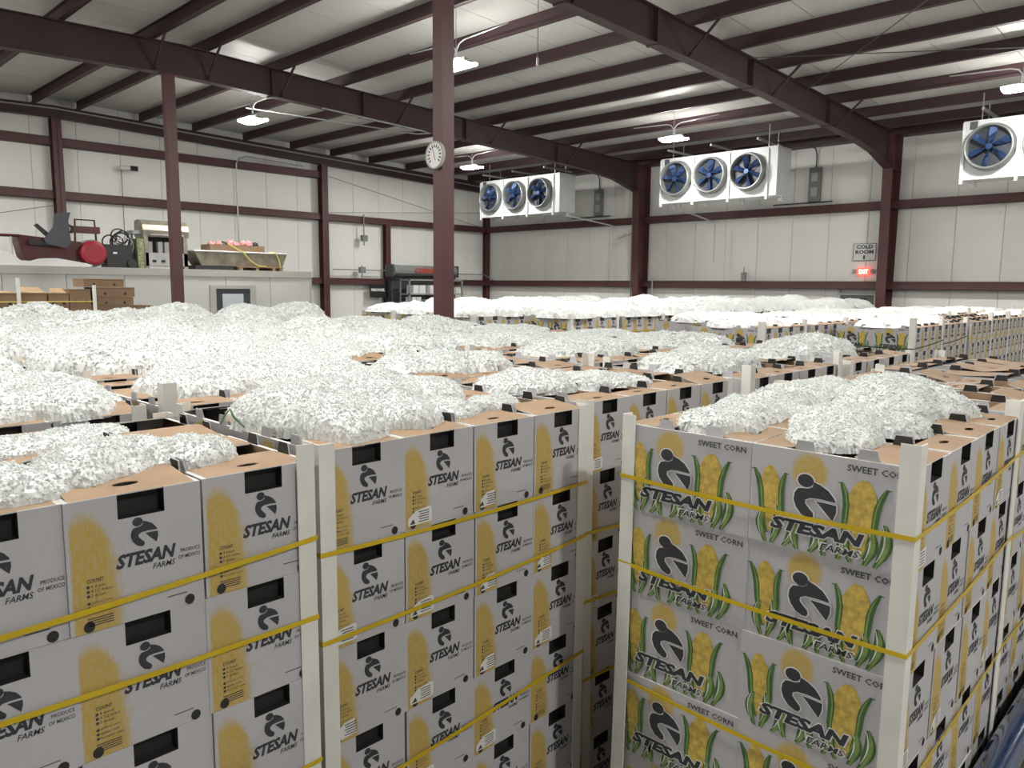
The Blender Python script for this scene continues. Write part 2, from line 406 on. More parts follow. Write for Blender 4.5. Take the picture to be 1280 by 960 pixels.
for k, y in enumerate(FRAMES):
    t = thing('steel_frame', 'maroon rigid steel frame, %s of the two across the hall' % names[k] if k < 2 else 'maroon rigid steel frame close to the viewer, out of frame', 'frame', (XW, y, 0)); t['kind'] = 'structure'
    xs = [XL, -3, 3.5, 6.2, RIDGE, 10.1, 14.0, 18.6, 19.8, 20.95]
    b = MB(); I_web(b, [(x, roof_z(x)) for x in xs], [(x, rafter_bottom(x)) for x in xs], y)
    r = b.build('rafter', DARKM, t)
    b = MB()
    for x in (-3, 3.2, 8.2, 10.4, 13.5, 17.0):
        b.box(x-.006, x+.006, y-.09, y+.09, rafter_bottom(x)+.016, roof_z(x)-.016)
        b.box(x-.03, x+.03, y-.1, y+.1, rafter_bottom(x)-.02, rafter_bottom(x))
    b.build('stiffener', DARKM, t)
    b = MB()      # tapered eave column, I-section: web in X, flanges along Y
    fw, ft = .24, .016
    x_out = XW+.22
    for (zz0, xi0), (zz1, xi1) in (((0, 21.16), (5.33, 20.98)), ((5.33, 20.98), (roof_z(XW), 20.95))):
        vs = [(xi0,y-.006,zz0),(x_out,y-.006,zz0),(x_out,y-.006,zz1),(xi1,y-.006,zz1),(xi0,y+.006,zz0),(x_out,y+.006,zz0),(x_out,y+.006,zz1),(xi1,y+.006,zz1)]
        b.raw(vs, [(0,1,2,3),(7,6,5,4),(0,4,5,1),(3,2,6,7),(1,5,6,2),(0,3,7,4)])
        b.beam((xi0,y,zz0),(xi1,y,zz1), ft, fw, up=(0,1,0)) if False else b.raw(
            [(xi0-ft,y-fw/2,zz0),(xi0,y-fw/2,zz0),(xi0,y+fw/2,zz0),(xi0-ft,y+fw/2,zz0),(xi1-ft,y-fw/2,zz1),(xi1,y-fw/2,zz1),(xi1,y+fw/2,zz1),(xi1-ft,y+fw/2,zz1)],
            [(0,3,2,1),(4,5,6,7),(0,1,5,4),(1,2,6,5),(2,3,7,6),(3,0,4,7)])
        b.box(x_out-ft, x_out, y-fw/2, y+fw/2, zz0, zz1)
    b.box(20.97, x_out, y-.11, y+.11, 5.32, 5.345)
    b.build('eave_column', MAROON, t)
    if k < 3:
        b = MB(); w2 = .088
        b.box(6.15-w2, 6.15+w2, y-w2, y+w2, .02, rafter_bottom(6.15)-.02)
        b.box(6.15-w2-.012, 6.15-w2, y-w2-.004, y-w2+.03, .02, rafter_bottom(6.15)-.02)
        b.box(6.15-.13, 6.15+.13, y-.13, y+.13, 0, .02)
        b.box(6.15-.15, 6.15+.15, y-.1, y+.1, rafter_bottom(6.15)-.02, rafter_bottom(6.15))
        c = b.build('interior_column', MAROON, t)
    for j, x in enumerate((2.95, 5.9, 6.9, 8.43, 11.4, 14.4, 17.5)):
        for sy in (-1, 1):
            b = MB(); b.beam((x, y+sy*.62, roof_z(x)+.06), (x, y+sy*.02, rafter_bottom(x)+.06), .035, .035)
            b.build('flange_brace', DARKM, t)
# gable rafter and posts of the left wall
def gable_bottom(x): return (6.36 if x > 6.3 else 6.36) - .034*abs(x-6.3)
t = thing('gable_frame', 'maroon end-wall frame with posts behind the grey cold room', 'frame', (6.3, YW, 0)); t['kind'] = 'structure'
b = MB(); xs = [XL, 0, 6.3, 14, XW+.2]
I_web(b, [(x, roof_z(x)+.0) for x in xs], [(x, gable_bottom(x)) for x in xs], YW-.05, fw=.16)
b.build('rafter', DARKM, t)
def H_post(x, y, z1, d=.2, wd=.2, along='y', z0=0):
    b = MB()
    if along == 'y':
        b.box(x-wd/2, x+wd/2, y-d/2, y-d/2+.014, z0, z1); b.box(x-wd/2, x+wd/2, y+d/2-.014, y+d/2, z0, z1); b.box(x-.006, x+.006, y-d/2, y+d/2, z0, z1)
    else:
        b.box(x-d/2, x-d/2+.014, y-wd/2, y+wd/2, z0, z1); b.box(x+d/2-.014, x+d/2, y-wd/2, y+wd/2, z0, z1); b.box(x-d/2, x+d/2, y-.006, y+.006, z0, z1)
    return b
for x in (-1.4, 6.34, 14.05):
    H_post(x, YW+.02, gable_bottom(x), .26, .22).build('post', MAROON, t)
H_post(16.58, YW+.02, 4.37, .2, .2).build('post', MAROON, t)
H_post(XW+.1, YW+.1, 6.0, .2, .2).build('corner_post', MAROON, t)
def girt(x0, x1, y0, y1, z0, z1, axis, lab):
    """C section with its open side and lips towards the room"""
    b = MB()
    if axis == 'x':
        b.box(x0, x1, y1-.01, y1, z0, z1); b.box(x0, x1, y0, y1, z1-.01, z1); b.box(x0, x1, y0, y1, z0, z0+.01)
        b.box(x0, x1, y0, y0+.01, z0, z0+.07); b.box(x0, x1, y0, y0+.01, z1-.05, z1)
        b.box(x0, x1, y0+.02, y0+.03, z0+.02, z1-.02)
    else:
        b.box(x1-.01, x1, y0, y1, z0, z1); b.box(x0, x1, y0, y1, z1-.01, z1); b.box(x0, x1, y0, y1, z0, z0+.01)
        b.box(x0, x0+.01, y0, y1, z0, z0+.07); b.box(x0, x0+.01, y0, y1, z1-.05, z1)
        b.box(x0+.02, x0+.03, y0, y1, z0+.02, z1-.02)
    struct(b.build('wall_girt', MAROON), lab, 'girt')
for z0, n in ((2.29, 'low'), (4.36, 'middle'), (5.68, 'top')):
    if n != 'top':
        girt(XW-.02, XW+.24, YB, YW, z0, z0+.21, 'y', 'maroon %s wall girt along the right wall' % n)
    girt(XL, XW if n != 'top' else 14.0, YW-.02, YW+.24, z0, z0+.21, 'x', 'maroon %s wall girt along the left wall' % n)
b = MB(); b.box(XW-.1, XW+.25, YB, YW, roof_z(XW)-.03, roof_z(XW)+.235); b.box(XW-.14, XW-.1, YB, YW, roof_z(XW)-.03, roof_z(XW)+.03)
struct(b.build('eave_strut', DARKM), 'maroon eave beam running along the top of the right wall', 'beam')
def rod(name, p0, p1, r, m, lab, cat, pts=None):
    b = MB(); b.tube(pts or [p0, p1], r, 6); return tag(b.build(name, m), lab, cat)
for lab, p0, p1 in (('thin steel brace rod sloping down to the wall corner', (14.2, YW-.1, 5.75), (21.2, YW-.1, 4.5)),
                    ('thin steel brace rod rising to the wall corner', (14.2, YW-.1, 4.6), (21.2, YW-.1, 5.1)),
                    ('thin steel brace rod on the wall left of the red machine', (-1.2, YW-.1, 2.5), (6.2, YW-.1, 4.2)),
                    ('thin steel roof brace rod above the right cooling unit', (13.0, 7.2, 6.35), (17.0, 1.0, 6.3)),
                    ('thin steel roof brace rod crossing the upper right purlins', (16.0, 7.2, 6.3), (10.5, 2.0, 6.45))):
    rod('brace_rod', p0, p1, .008, DGREY, lab, 'rod')
# ------------------------------------------------------------------ corn boxes
BW, BL, BH = .285, .45, .287          # width of the end panel, length of the side panel, height
ZP = .12                              # pallet height
NL = 6
ZT = ZP + NL*BH                       # 1.842
ORD = ['first', 'second', 'third', 'fourth', 'fifth', 'sixth', 'seventh', 'eighth', 'ninth', 'tenth', 'eleventh']
def E2(u, v, off=.0008): return ((u-.5)*BW, -BL/2-off, v*BH)
def S2(u, v, off=.0008): return (-BW/2-off, (.5-u)*BL, v*BH)
HU0, HU1, HV = .366, .712, .81        # hand hole
def box_body(top):
    b = MB(); x0, x1, y0, y1 = -BW/2+.001, BW/2-.001, -BL/2, BL/2
    h = BH-.001
    for s in (-1, 1):     # ends with the hand-hole notch
        def P(u, v, d=0): return ((u-.5)*BW*.993*-s, s*(BL/2-d), v*h)
        def q(a, c, e, g):
            pts = [(a, c), (e, c), (e, g), (a, g)]
            b.face([P(*p) for p in pts], 0, pts)
        q(0, 0, 1, HV); q(0, HV, HU0, 1); q(HU1, HV, 1, 1)
        d = .028
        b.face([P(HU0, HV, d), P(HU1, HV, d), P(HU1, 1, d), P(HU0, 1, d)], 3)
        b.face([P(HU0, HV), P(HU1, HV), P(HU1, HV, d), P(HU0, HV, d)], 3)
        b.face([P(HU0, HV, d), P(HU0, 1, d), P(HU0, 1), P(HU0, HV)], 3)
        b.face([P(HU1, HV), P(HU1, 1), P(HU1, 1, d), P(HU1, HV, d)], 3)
    sq = [(0, 0), (1, 0), (1, 1), (0, 1)]
    b.face([(x0, y1, 0), (x0, y0, 0), (x0, y0, h), (x0, y1, h)], 1, sq)
    b.face([(x1, y0, 0), (x1, y1, 0), (x1, y1, h), (x1, y0, h)], 1, sq)
    b.face([(x0, y0, 0), (x0, y1, 0), (x1, y1, 0), (x1, y0, 0)], 2)
    if not top:
        b.face([(x0, y0, h), (x1, y0, h), (x1, y1, h), (x0, y1, h)], 2)
    else:
        r = .012; zi = h-.06
        for a, c, e, g in ((x0, x0+r, y0, y1), (x1-r, x1, y0, y1)):
            b.face([(a, e, h), (c, e, h), (c, g, h), (a, g, h)], 2)
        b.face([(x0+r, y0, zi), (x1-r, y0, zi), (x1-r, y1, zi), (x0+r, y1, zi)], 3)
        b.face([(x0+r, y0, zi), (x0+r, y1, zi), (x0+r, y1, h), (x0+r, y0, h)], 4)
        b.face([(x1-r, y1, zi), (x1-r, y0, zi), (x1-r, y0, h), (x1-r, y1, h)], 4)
        for s in (-1, 1):
            for a, c in ((x0+r, (HU0-.5)*BW*-s*.993), ((HU1-.5)*BW*-s*.993, x1-r)):
                a, c = min(a, c), max(a, c)
            for ua, uc in ((0.04, HU0), (HU1, .96)):
                xa, xc = sorted(((ua-.5)*BW*-s*.993, (uc-.5)*BW*-s*.993))
                ya, yc = sorted((s*BL/2, s*(BL/2-.008)))
                b.face([(xa, ya, h), (xc, ya, h), (xc, yc, h), (xa, yc, h)], 2)
    return b.mesh('carton_body', [EndM, SideM, WHITE_EDGE, INSIDE_SHADE, BROWN])
BODY_TOP, BODY_LOW = box_body(True), box_body(False)
def flap_mesh(w, l):
    """lid flap hinged on its end edge (y=0), reaching inwards along +y; oval finger hole punched near the hinge"""
    b = MB(); t = .003; n = 16; cx, cy, rx, ry = 0, .055, .028, .012
    cut = .012
    out = [(-w/2, 0), (w/2, 0), (w/2, l-cut), (w/2-cut, l), (-w/2+cut, l), (-w/2, l-cut)]
    # the ring between the outline and the hole
    hole = [(cx+rx*math.cos(2*math.pi*i/n), cy+ry*math.sin(2*math.pi*i/n)) for i in range(n)]
    def ray(i):
        a = 2*math.pi*i/n; dx, dy = math.cos(a), math.sin(a); best = 9
        for (xa, ya), (xb, yb) in zip(out, out[1:]+out[:1]):
            den = dx*(yb-ya)-dy*(xb-xa)
            if abs(den) < 1e-9: continue
            tt = ((xa-cx)*(yb-ya)-(ya-cy)*(xb-xa))/den; ss = ((xa-cx)*dy-(ya-cy)*dx)/den
            if tt > 0 and -1e-6 <= ss <= 1+1e-6: best = min(best, tt)
        return (cx+dx*best, cy+dy*best)
    # simple: strips outside a bounding rectangle, ring inside it
    hx0, hx1, hy0, hy1 = cx-.04, cx+.04, cy-.02, cy+.02
    for z, m in ((t, 0), (0, 0)):
        P = lambda a, c: (a, c, z)
        quads = [[(-w/2, 0), (w/2, 0), (w/2, hy0), (-w/2, hy0)], [(-w/2, hy0), (hx0, hy0), (hx0, hy1), (-w/2, hy1)],
                 [(hx1, hy0), (w/2, hy0), (w/2, hy1), (hx1, hy1)], [(-w/2, hy1), (w/2, hy1), (w/2, l-cut), (w/2-cut, l), (-w/2+cut, l), (-w/2, l-cut)]]
        for q in quads: b.face([P(*p) for p in q], m)
        rect = []
        for i in range(n):
            a = 2*math.pi*i/n; dx, dy = math.cos(a), math.sin(a); k = min((.04/abs(dx)) if abs(dx) > 1e-6 else 9, (.02/abs(dy)) if abs(dy) > 1e-6 else 9)
            rect.append((cx+dx*k, cy+dy*k))
        for i in range(n):
            j = (i+1) % n; b.face([P(*rect[i]), P(*rect[j]), P(*hole[j]), P(*hole[i])], m)
    for i in range(6):
        (xa, ya), (xb, yb) = out[i], out[(i+1) % 6]
        b.face([(xa, ya, 0), (xb, yb, 0), (xb, yb, t), (xa, ya, t)], 1)
    return b.mesh('lid_flap', [BROWN, WHITE_EDGE])
FLAP = flap_mesh(BW-.026, .165)
FLAPS = flap_mesh(BW-.026, .105)
def tab_mesh():
    b = MB(); t = .0035
    p = [(-.03, -.002), (.03, -.002), (.022, .030), (-.022, .030)]
    for x, m, rev in ((-t/2, 0, True), (t/2, 1, False)):
        q = [(x, a, c) for a, c in p]
        b.face(q[::-1] if rev else q, m)
    for i in range(4):
        (a, c), (e, g) = p[i], p[(i+1) % 4]
        b.face([(-t/2, a, c), (-t/2, e, g), (t/2, e, g), (t/2, a, c)], 0)
    return b.mesh('lock_tab', [GREY, TAB_AND_SHADE])
TAB = tab_mesh()
# emblem (a bent figure with a winding path) in a 0..1 square
HEAD = circ(.27, .80, .185, .185, 16)
BACK = [(.46, .80), (.62, .74), (.80, .62), (.93, .44), (.97, .34), (.62, .36), (.40, .34), (.29, .27), (.28, .17), (.36, .06), (.47, -.06), (.49, -.16), (.44, -.24), (.35, -.24), (.20, -.16), (.07, .02), (.01, .22), (.03, .42), (.10, .55), (.20, .575), (.33, .585), (.44, .65)]
ARM = [(.52, .275), (.75, .275), (.985, .26), (.985, .05), (.92, -.19), (.76, .0), (.62, .17)]
def tri_poly(b, poly, fn, m):
    b.face([fn(*p) for p in poly], m)
def emblem(b, fn, u0, u1, v0, v1, m, arm=True):
    g = lambda a, c: fn(u0+(u1-u0)*a, v0+(v1-v0)*(c+.25)/1.25)
    tri_poly(b, HEAD, g, m); tri_poly(b, BACK, g, m); tri_poly(b, ARM, g, m)
def end_prints():
    f = E2; f2 = lambda u, v: E2(u, v, .001); out = []
    b = MB(); emblem(b, f, .45, .655, .565, .80, 0); out.append(('emblem', b.mesh('emblem', [INK])))
    b = MB(); put_text(b, 'STESAN', f, .335, .785, .425, .535, 0, .045, .28)
    put_text(b, 'FARMS', f, .60, .775, .365, .41, 0, .012, .28)
    put_text(b, 'PRODUCE', f, .82, .975, .445, .475, 1, .01); put_text(b, 'OF MEXICO', f, .80, .975, .395, .425, 1, .01)
    out.append(('lettering', b.mesh('lettering', [INK, INKS])))
    b = MB(); put_text(b, 'COUNT', f2, .13, .245, .375, .405, 0, .01)
    for i, s in enumerate(('4 dozen', '4 1/2 dozen', '5 dozen', 'yellow corn', 'white corn', 'bi-color corn')):
        v = .335-.035*i-(.02 if i > 2 else 0)
        tri_poly(b, circ(.135, v+.011, .012, .012, 8), f2, 0)
        put_text(b, s, f2, .155, .155+.011*len(s)+.02, v, v+.024, 0, .0, 0, 1)
    for i in range(4):
        b.face([f2(.12, .10-.018*i), f2(.30, .10-.018*i), f2(.30, .108-.018*i), f2(.12, .108-.018*i)], 0)
    out.append(('count_list', b.mesh('count_list', [INKS])))
    b = MB(); b.face([f(.70, .105), f(.86, .105), f(.86, .113), f(.70, .113)], 0); out.append(('small_print', b.mesh('small_print', [INKS])))
    for u in (.13, .875):
        b = MB(); tri_poly(b, circ(u, .045, .04, .043, 12), f2, 0); out.append(('vent_hole', b.mesh('vent_hole', [TAB_AND_SHADE])))
    return out
END_PRINTS = end_prints()
def end_print_far():
    b = MB(); f = E2
    emblem(b, f, .45, .655, .565, .80, 0)
    put_text(b, 'STESAN', f, .335, .785, .425, .535, 0, .045, .28, 1)
    tri_poly(b, circ(.875, .045, .04, .043, 6), f, 0)
    b.face([f(HU0, HV), f(HU1, HV), f(HU1, 1), f(HU0, 1)], 0)  # hand hole as a dark patch, the shade inside painted on
    return b
def leaf(b, pts, w, fn, m):
    n = len(pts); L_, R_ = [], []
    for i, (x, y) in enumerate(pts):
        x2, y2 = pts[min(i+1, n-1)]; x1, y1 = pts[max(i-1, 0)]
        dx, dy = x2-x1, y2-y1; d = math.hypot(dx, dy) or 1; ww = w*math.sin(math.pi*min(.97, max(.12, (i+.3)/n)))
        L_.append((x-dy/d*ww, y+dx/d*ww)); R_.append((x+dy/d*ww, y-dx/d*ww))
    for i in range(n-1): b.face([fn(*L_[i]), fn(*L_[i+1]), fn(*R_[i+1]), fn(*R_[i])], m)
def corn_ear(b, x0, base, top, w, lean, flare):
    """cob seen between husk leaves: rounded tip, leaves hug the cob and curl outwards at the top"""
    F = lambda o: (lambda u, v: S2(u, v, o))
    n = 12; Lp, Rp = [], []
    for i in range(n+1):
        t = i/n; cx = x0+lean*t; ww = w*(.62+.38*min(1, t/.35))
        if t > .72: ww *= max(.30, 1-((t-.72)/.28)**2*.72)
        Lp.append((cx-ww, base+(top-base)*t)); Rp.append((cx+ww, base+(top-base)*t))
    f = F(.0006)
    for i in range(n): b.face([f(*Lp[i]), f(*Rp[i]), f(*Rp[i+1]), f(*Lp[i+1])], 0)
    for s_ in (-1, 1):
        P = []
        for t in (0, .12, .25, .4, .55, .68, .80, .90, .97, 1.0):
            ww = w*(.55+.5*min(1, t/.35)); out = flare*max(0, t-.6)**2*6
            P.append((x0+lean*t+s_*(ww+out), base-.03+(top-base)*t*1.0))
        P[-1] = (P[-2][0]+s_*.022, P[-2][1]-.006)
        leaf(b, P, .020, F(.001), 1); leaf(b, [(x-s_*.006, y) for x, y in P[:-1]], .0055, F(.0014), 2)
def side_print(far=False):
    b = MB(); F = lambda o: (lambda u, v, off=None: S2(u, v, off or o))
    corn_ear(b, .165, .14, .80, .064, -.035, .045)
    corn_ear(b, .685, .10, .81, .083, .03, .055)
    # lower husks: bowed leaves fanning out below both ears
    for x, l, hgt, wd in ((.12, -.05, .36, .030), (.16, .03, .40, .034), (.24, .05, .30, .034), (.33, -.04, .25, .036), (.41, .03, .24, .034), (.50, -.03, .26, .036), (.58, .02, .28, .034), (.66, -.05, .30, .034), (.74, .03, .34, .036), (.80, .05, .42, .036)):
        P = [(x+l*math.sin(t*2.6)+.015*t, .012+hgt*t) for t in (0, .14, .28, .43, .57, .71, .86, 1)]
        leaf(b, P, wd, F(.0009), 1); leaf(b, [(p[0]+.005, p[1]) for p in P], wd*.42, F(.0012), 2)
        leaf(b, [(p[0]-.012, p[1]) for p in P[1:]], wd*.12, F(.0013), 4)
    fo, fi = F(.0018), F(.0024)
    g0 = (.292, .565, .345, .785)
    if not far:
        gg = lambda fn: (lambda a, c: fn(g0[0]+(g0[1]-g0[0])*a, g0[2]+(g0[3]-g0[2])*(c+.25)/1.25))
        for poly in (HEAD, BACK, ARM):
            # outward offset of the outline
            m_ = len(poly); o_ = []
            ar = sum(poly[i][0]*poly[(i+1) % m_][1]-poly[(i+1) % m_][0]*poly[i][1] for i in range(m_))
            sg = 1 if ar > 0 else -1
            for i in range(m_):
                (xa, ya), (xb, yb), (xc, yc) = poly[i-1], poly[i], poly[(i+1) % m_]
                d1 = Vector((xb-xa, yb-ya)).normalized(); d2 = Vector((xc-xb, yc-yb)).normalized()
                nn_ = Vector((d1.y+d2.y, -(d1.x+d2.x)))
                nn_ = nn_.normalized() if nn_.length > 1e-6 else Vector((d1.y, -d1.x))
                o_.append((xb+sg*nn_.x*.035, yb+sg*nn_.y*.035))
            tri_poly(b, o_, gg(fo), 4)
        put_text(b, 'STESAN', fo, .15, .735, .175, .305, 4, .10, .22, 1, grow=.012)
        put_text(b, 'FARMS', fo, .475, .715, .065, .135, 4, .05, .22, 1, grow=.012)
    emblem(b, fi, *g0, 3)
    put_text(b, 'STESAN', fi, .15, .735, .175, .305, 3, .055, .22, 1 if far else 2)
    put_text(b, 'FARMS', fi, .475, .715, .065, .135, 3, .014, .22, 1)
    put_text(b, 'SWEET CORN', fi, .61, .965, .88, .945, 5, .02, 0, 1)
    return b
SIDE_PRINT = side_print().mesh('side_print', [CORNY, LEAFD, LEAFL, INK, OUTL, INKS])
def sticker_mesh(k):
    b = MB(); f = lambda u, v: E2(u, v, .0014); g = lambda u, v: E2(u, v, .0018)
    P = [(.06, .04), (.06, .12), (.16, .19), (.36, .215), (.385, .19), (.385, .055), (.35, .04)] if k == 0 else [(.10, .03), (.10, .13), (.2, .2), (.32, .21), (.34, .05)]
    tri_poly(b, P, f, 0)
    for i in range(5): b.face([g(.20+.015*(i % 2), .17-.027*i), g(.345, .17-.027*i), g(.345, .18-.027*i), g(.20+.015*(i % 2), .18-.027*i)], 1)
    b.face([g(.08, .055), g(.155, .055), g(.135, .10), g(.125, .105), g(.105, .08)], 1)
    return b.mesh('sticker', [LABELW, INKS])
STICK = [sticker_mesh(0), sticker_mesh(1)]
NBOX = [0]
def corn_box(x, y, z, top, label, group, side=False, sticker=None, covered=False):
    t = bpy.data.objects.new('corn_box', None); COL.objects.link(t); t.empty_display_size = .05
    t.location = (x, y, z); t.rotation_euler = (0, 0, random.uniform(-.006, .006))
    tag(t, label, 'box', group)
    child('body', BODY_TOP if top else BODY_LOW, t)
    for pn, pm in END_PRINTS: child(pn, pm, t)
    if side: child('side_print', SIDE_PRINT, t)
    if sticker is not None: child('sticker', STICK[sticker], t)
    if top:
        for s in (-1, 1):
            a = random.choice((0.0, .01, .02, .03, .05, .02, .1)) if random.random() < .8 else random.uniform(.1, .28)
            child('flap', FLAP if random.random() < .7 else FLAPS, t, (0, s*(BL/2-.003), BH-.003), (a, 0, 0) if s < 0 else (a, 0, math.pi))
            for dy in (-.10, .07):
                child('lock_tab', TAB, t, (s*(BW/2-.006), dy, BH-.001), (0, random.uniform(-.12, .12), 0 if s < 0 else math.pi))
    NBOX[0] += 1
    return t
COLS = [-.11, 1.10, 2.32, 3.54, 4.76]
ROWS = [1.75, 2.78, 3.80, 4.83, 5.86, 7.10]
SX, SY = 4*BW, 2*BL                   # 1.14 x .90
STACKS = {}
for r in range(6):
    for c in range(5):
        dx, dy = random.uniform(-.02, .02), random.uniform(-.02, .02)
        if r == 0: dx = 0; dy = (-.04, .03, .09, .03, .0)[c]
        STACKS[(r, c)] = (COLS[c]+dx, ROWS[r]+dy)
del STACKS[(5, 4)]
STACKS['D'] = (2.08, .58); STACKS['E'] = (3.31, .60); STACKS['F'] = (4.54, .62)
def sname(k):
    if k == (0, 0): return 'left front stack'
    if k == (0, 1): return 'middle front stack'
    if k == (0, 2): return 'shaded stack right of the gap'
    if k == 'D': return 'corn-picture front stack'
    if k == 'E': return 'stack at right frame edge'
    if k == 'F': return 'last stack of right front row'
    return '%s stack of the %s row' % (ORD[k[1]], ORD[k[0]])
STUFF = MB()      # everything too many or too far to be picked apart
FP = end_print_far(); SPF = side_print(True)
SMATS = [EndM, SideM, WHITE_EDGE, INK, BROWN, CORNY, LEAFD, LEAFL, INKS, TAB_AND_SHADE, GREY]
def stuff_box(x, y, z, top=False, endp=False, sidep=False, z0=None, h=BH):
    b = STUFF; x0, x1, y0, y1 = x-BW/2+.0015, x+BW/2-.0015, y-BL/2+.001, y+BL/2-.001; zb = z if z0 is None else z0; z1 = z+h-.0015
    sq = [(0, 0), (1, 0), (1, 1), (0, 1)]
    b.face([(x0, y0, zb), (x1, y0, zb), (x1, y0, z1), (x0, y0, z1)], 0, sq)
    b.face([(x1, y1, zb), (x0, y1, zb), (x0, y1, z1), (x1, y1, z1)], 0, sq)
    b.face([(x0, y1, zb), (x0, y0, zb), (x0, y0, z1), (x0, y1, z1)], 1, sq)
    b.face([(x1, y0, zb), (x1, y1, zb), (x1, y1, z1), (x1, y0, z1)], 1, sq)
    b.face([(x0, y0, z1), (x1, y0, z1), (x1, y1, z1), (x0, y1, z1)], 9 if top else 2)  # open top painted black for the shade inside the box
    if top:
        for xa, xc in ((x0, x0+.012), (x1-.012, x1)): b.face([(xa, y0, z1+.002), (xc, y0, z1+.002), (xc, y1, z1+.002), (xa, y1, z1+.002)], 2)
        for s in (-1, 1):
            ya, yc = sorted((y+s*BL/2, y+s*.06))
            zz = [z1+.004, z1+.004+random.uniform(0, .025)]
            if s > 0: zz = zz[::-1]
            b.face([(x0+.012, ya, zz[0]), (x1-.012, ya, zz[0]), (x1-.012, yc, zz[1]), (x0+.012, yc, zz[1])], 4)
            for dy in (-.10, .07):
                xx = x+s*(BW/2-.006)
                q = [(xx, y+dy-.03, z1), (xx, y+dy+.03, z1), (xx, y+dy+.022, z1+.032), (xx, y+dy-.022, z1+.032)]
                b.face(q, 10 if s < 0 else 9)
                q2 = [(p[0]+.003, p[1], p[2]) for p in q][::-1]; b.face(q2, 9 if s < 0 else 10)
    if endp: b.raw([(p[0]+x, p[1]+y, p[2]+z) for p in FP.v], FP.f, 3)
    if sidep:
        k = len(b.f); b.raw([(p[0]+x, p[1]+y, p[2]+z) for p in SPF.v], SPF.f, 3)
        mm = {0: 5, 1: 6, 2: 7, 3: 3, 4: 10, 5: 8}
        for i, m in enumerate(SPF.m): b.m[k+i] = mm[m]
FULL = {(0, 0), (0, 1), (0, 2), 'D', 'E'}
LAY = ['top', 'second', 'third', 'fourth', 'fifth', 'bottom']
for k, (sx, sy) in STACKS.items():
    nm = sname(k); far = isinstance(k, tuple) and k[0] >= 4
    if k == 'F': far = True
    grp = 'iced corn boxes on the pallet stacks'
    for l in range(NL):
        z = ZP+(NL-1-l)*BH
        for j in range(2):
            for i in range(4):
                x, y = sx+BW*(i+.5), sy+BL*(j+.5)
                jit = (random.uniform(-.004, .004), random.uniform(-.004, .003))
                indiv = (l == 0 and not far) or (k in FULL and (j == 0 or (k == 'D' and i == 0)))
                if indiv:
                    if l == 0: lab = 'open grey corn box, %s from left, %s half atop %s' % (ORD[i], ('front', 'back')[j], nm)
                    elif k == 'D' and i == 0: lab = 'corn-picture box, %s side, %s layer from top of %s' % (('near right', 'far left')[j], LAY[l], nm)
                    else: lab = 'grey corn box, %s from left, %s layer of %s' % (ORD[i], LAY[l], nm)
                    st = None
                    if k in FULL and j == 0 and not (k == (0, 0) and l == 0) and random.random() < (.85 if k == (0, 1) else .4): st = random.randint(0, 1)
                    corn_box(x+jit[0], y+jit[1], z, l == 0, lab, grp, side=(k == 'D' and i == 0), sticker=st)
                else:
                    vis = (j == 0 and k in ((0, 3), (0, 4), 'F'))
                    stuff_box(x, y, z, top=(l == 0), endp=vis, sidep=False, z0=0 if (l == NL-1 and k not in FULL) else None)
# the farther blocks: (x of the first stack, y of its front, number of stacks, end faces seen, side faces seen)
FARROWS = [('near aisle', 9.72, 2.87, 10, True, True), ('second aisle', 8.06, 3.92, 10, True, True), ('third aisle', 8.9, 5.0, 9, False, False),
           ('far block front', 8.45, 7.0, 10, True, True), ('far block second', 7.55, 8.05, 11, True, True), ('far block third', 7.7, 9.15, 11, True, True), ('far block fourth', 7.9, 10.4, 11, True, True)]
FAR = []
for nm, xs0, y0, n, ev, sv in FARROWS:
    for q in range(n):
        sx = xs0+1.20*q+random.uniform(-.02, .02); sy = y0+random.uniform(-.04, .04)
        if sx+SX > 21.0: continue
        FAR.append((nm, q, sx, sy))
        for l in range(NL):
            for j in range(2):
                for i in range(4):
                    near = nm in ('near aisle', 'second aisle')
                    if l > 0 and j == 1 and not (q == 0): continue
                    if l > 2 and not near: continue
                    stuff_box(sx+BW*(i+.5), sy+BL*(j+.5), ZP+(NL-1-l)*BH, top=(l == 0), endp=(ev and j == 0 and (l < 2 or near)), sidep=(sv and q == 0 and i == 0 and l < 3))
    if nm not in ('near aisle', 'second aisle'):
        pass
so = STUFF.build('corn_box_stacks', SMATS)
tag(so, 'stacked grey sweet corn boxes filling the hall behind the front stacks', 'boxes', kind='stuff')
# ------------------------------------------------------------------ pallets
def pallet(x, y, lab):
    t = thing('wooden_pallet', lab, 'pallet', (x+SX/2, y+SY/2, 0), 'wooden pallets under the front stacks')
    for i in range(3):
        b = MB(); yy = y+.02+i*(SY-.04-.045)/2; b.box(x, x+SX, yy, yy+.045, .018, .102); b.build('stringer', PALW, t)
    for zz in (0, .102):
        for i in range(7 if zz else 5):
            n = 7 if zz else 5
            b = MB(); xx = x+i*(SX-.09)/(n-1); b.box(xx, xx+.09, y, y+SY, zz, zz+.017); b.build('deck_board', PALW, t)
for k in ((0, 0), (0, 1), (0, 2), 'D', 'E'):
    pallet(*STACKS[k], 'wooden pallet under the %s' % sname(k))
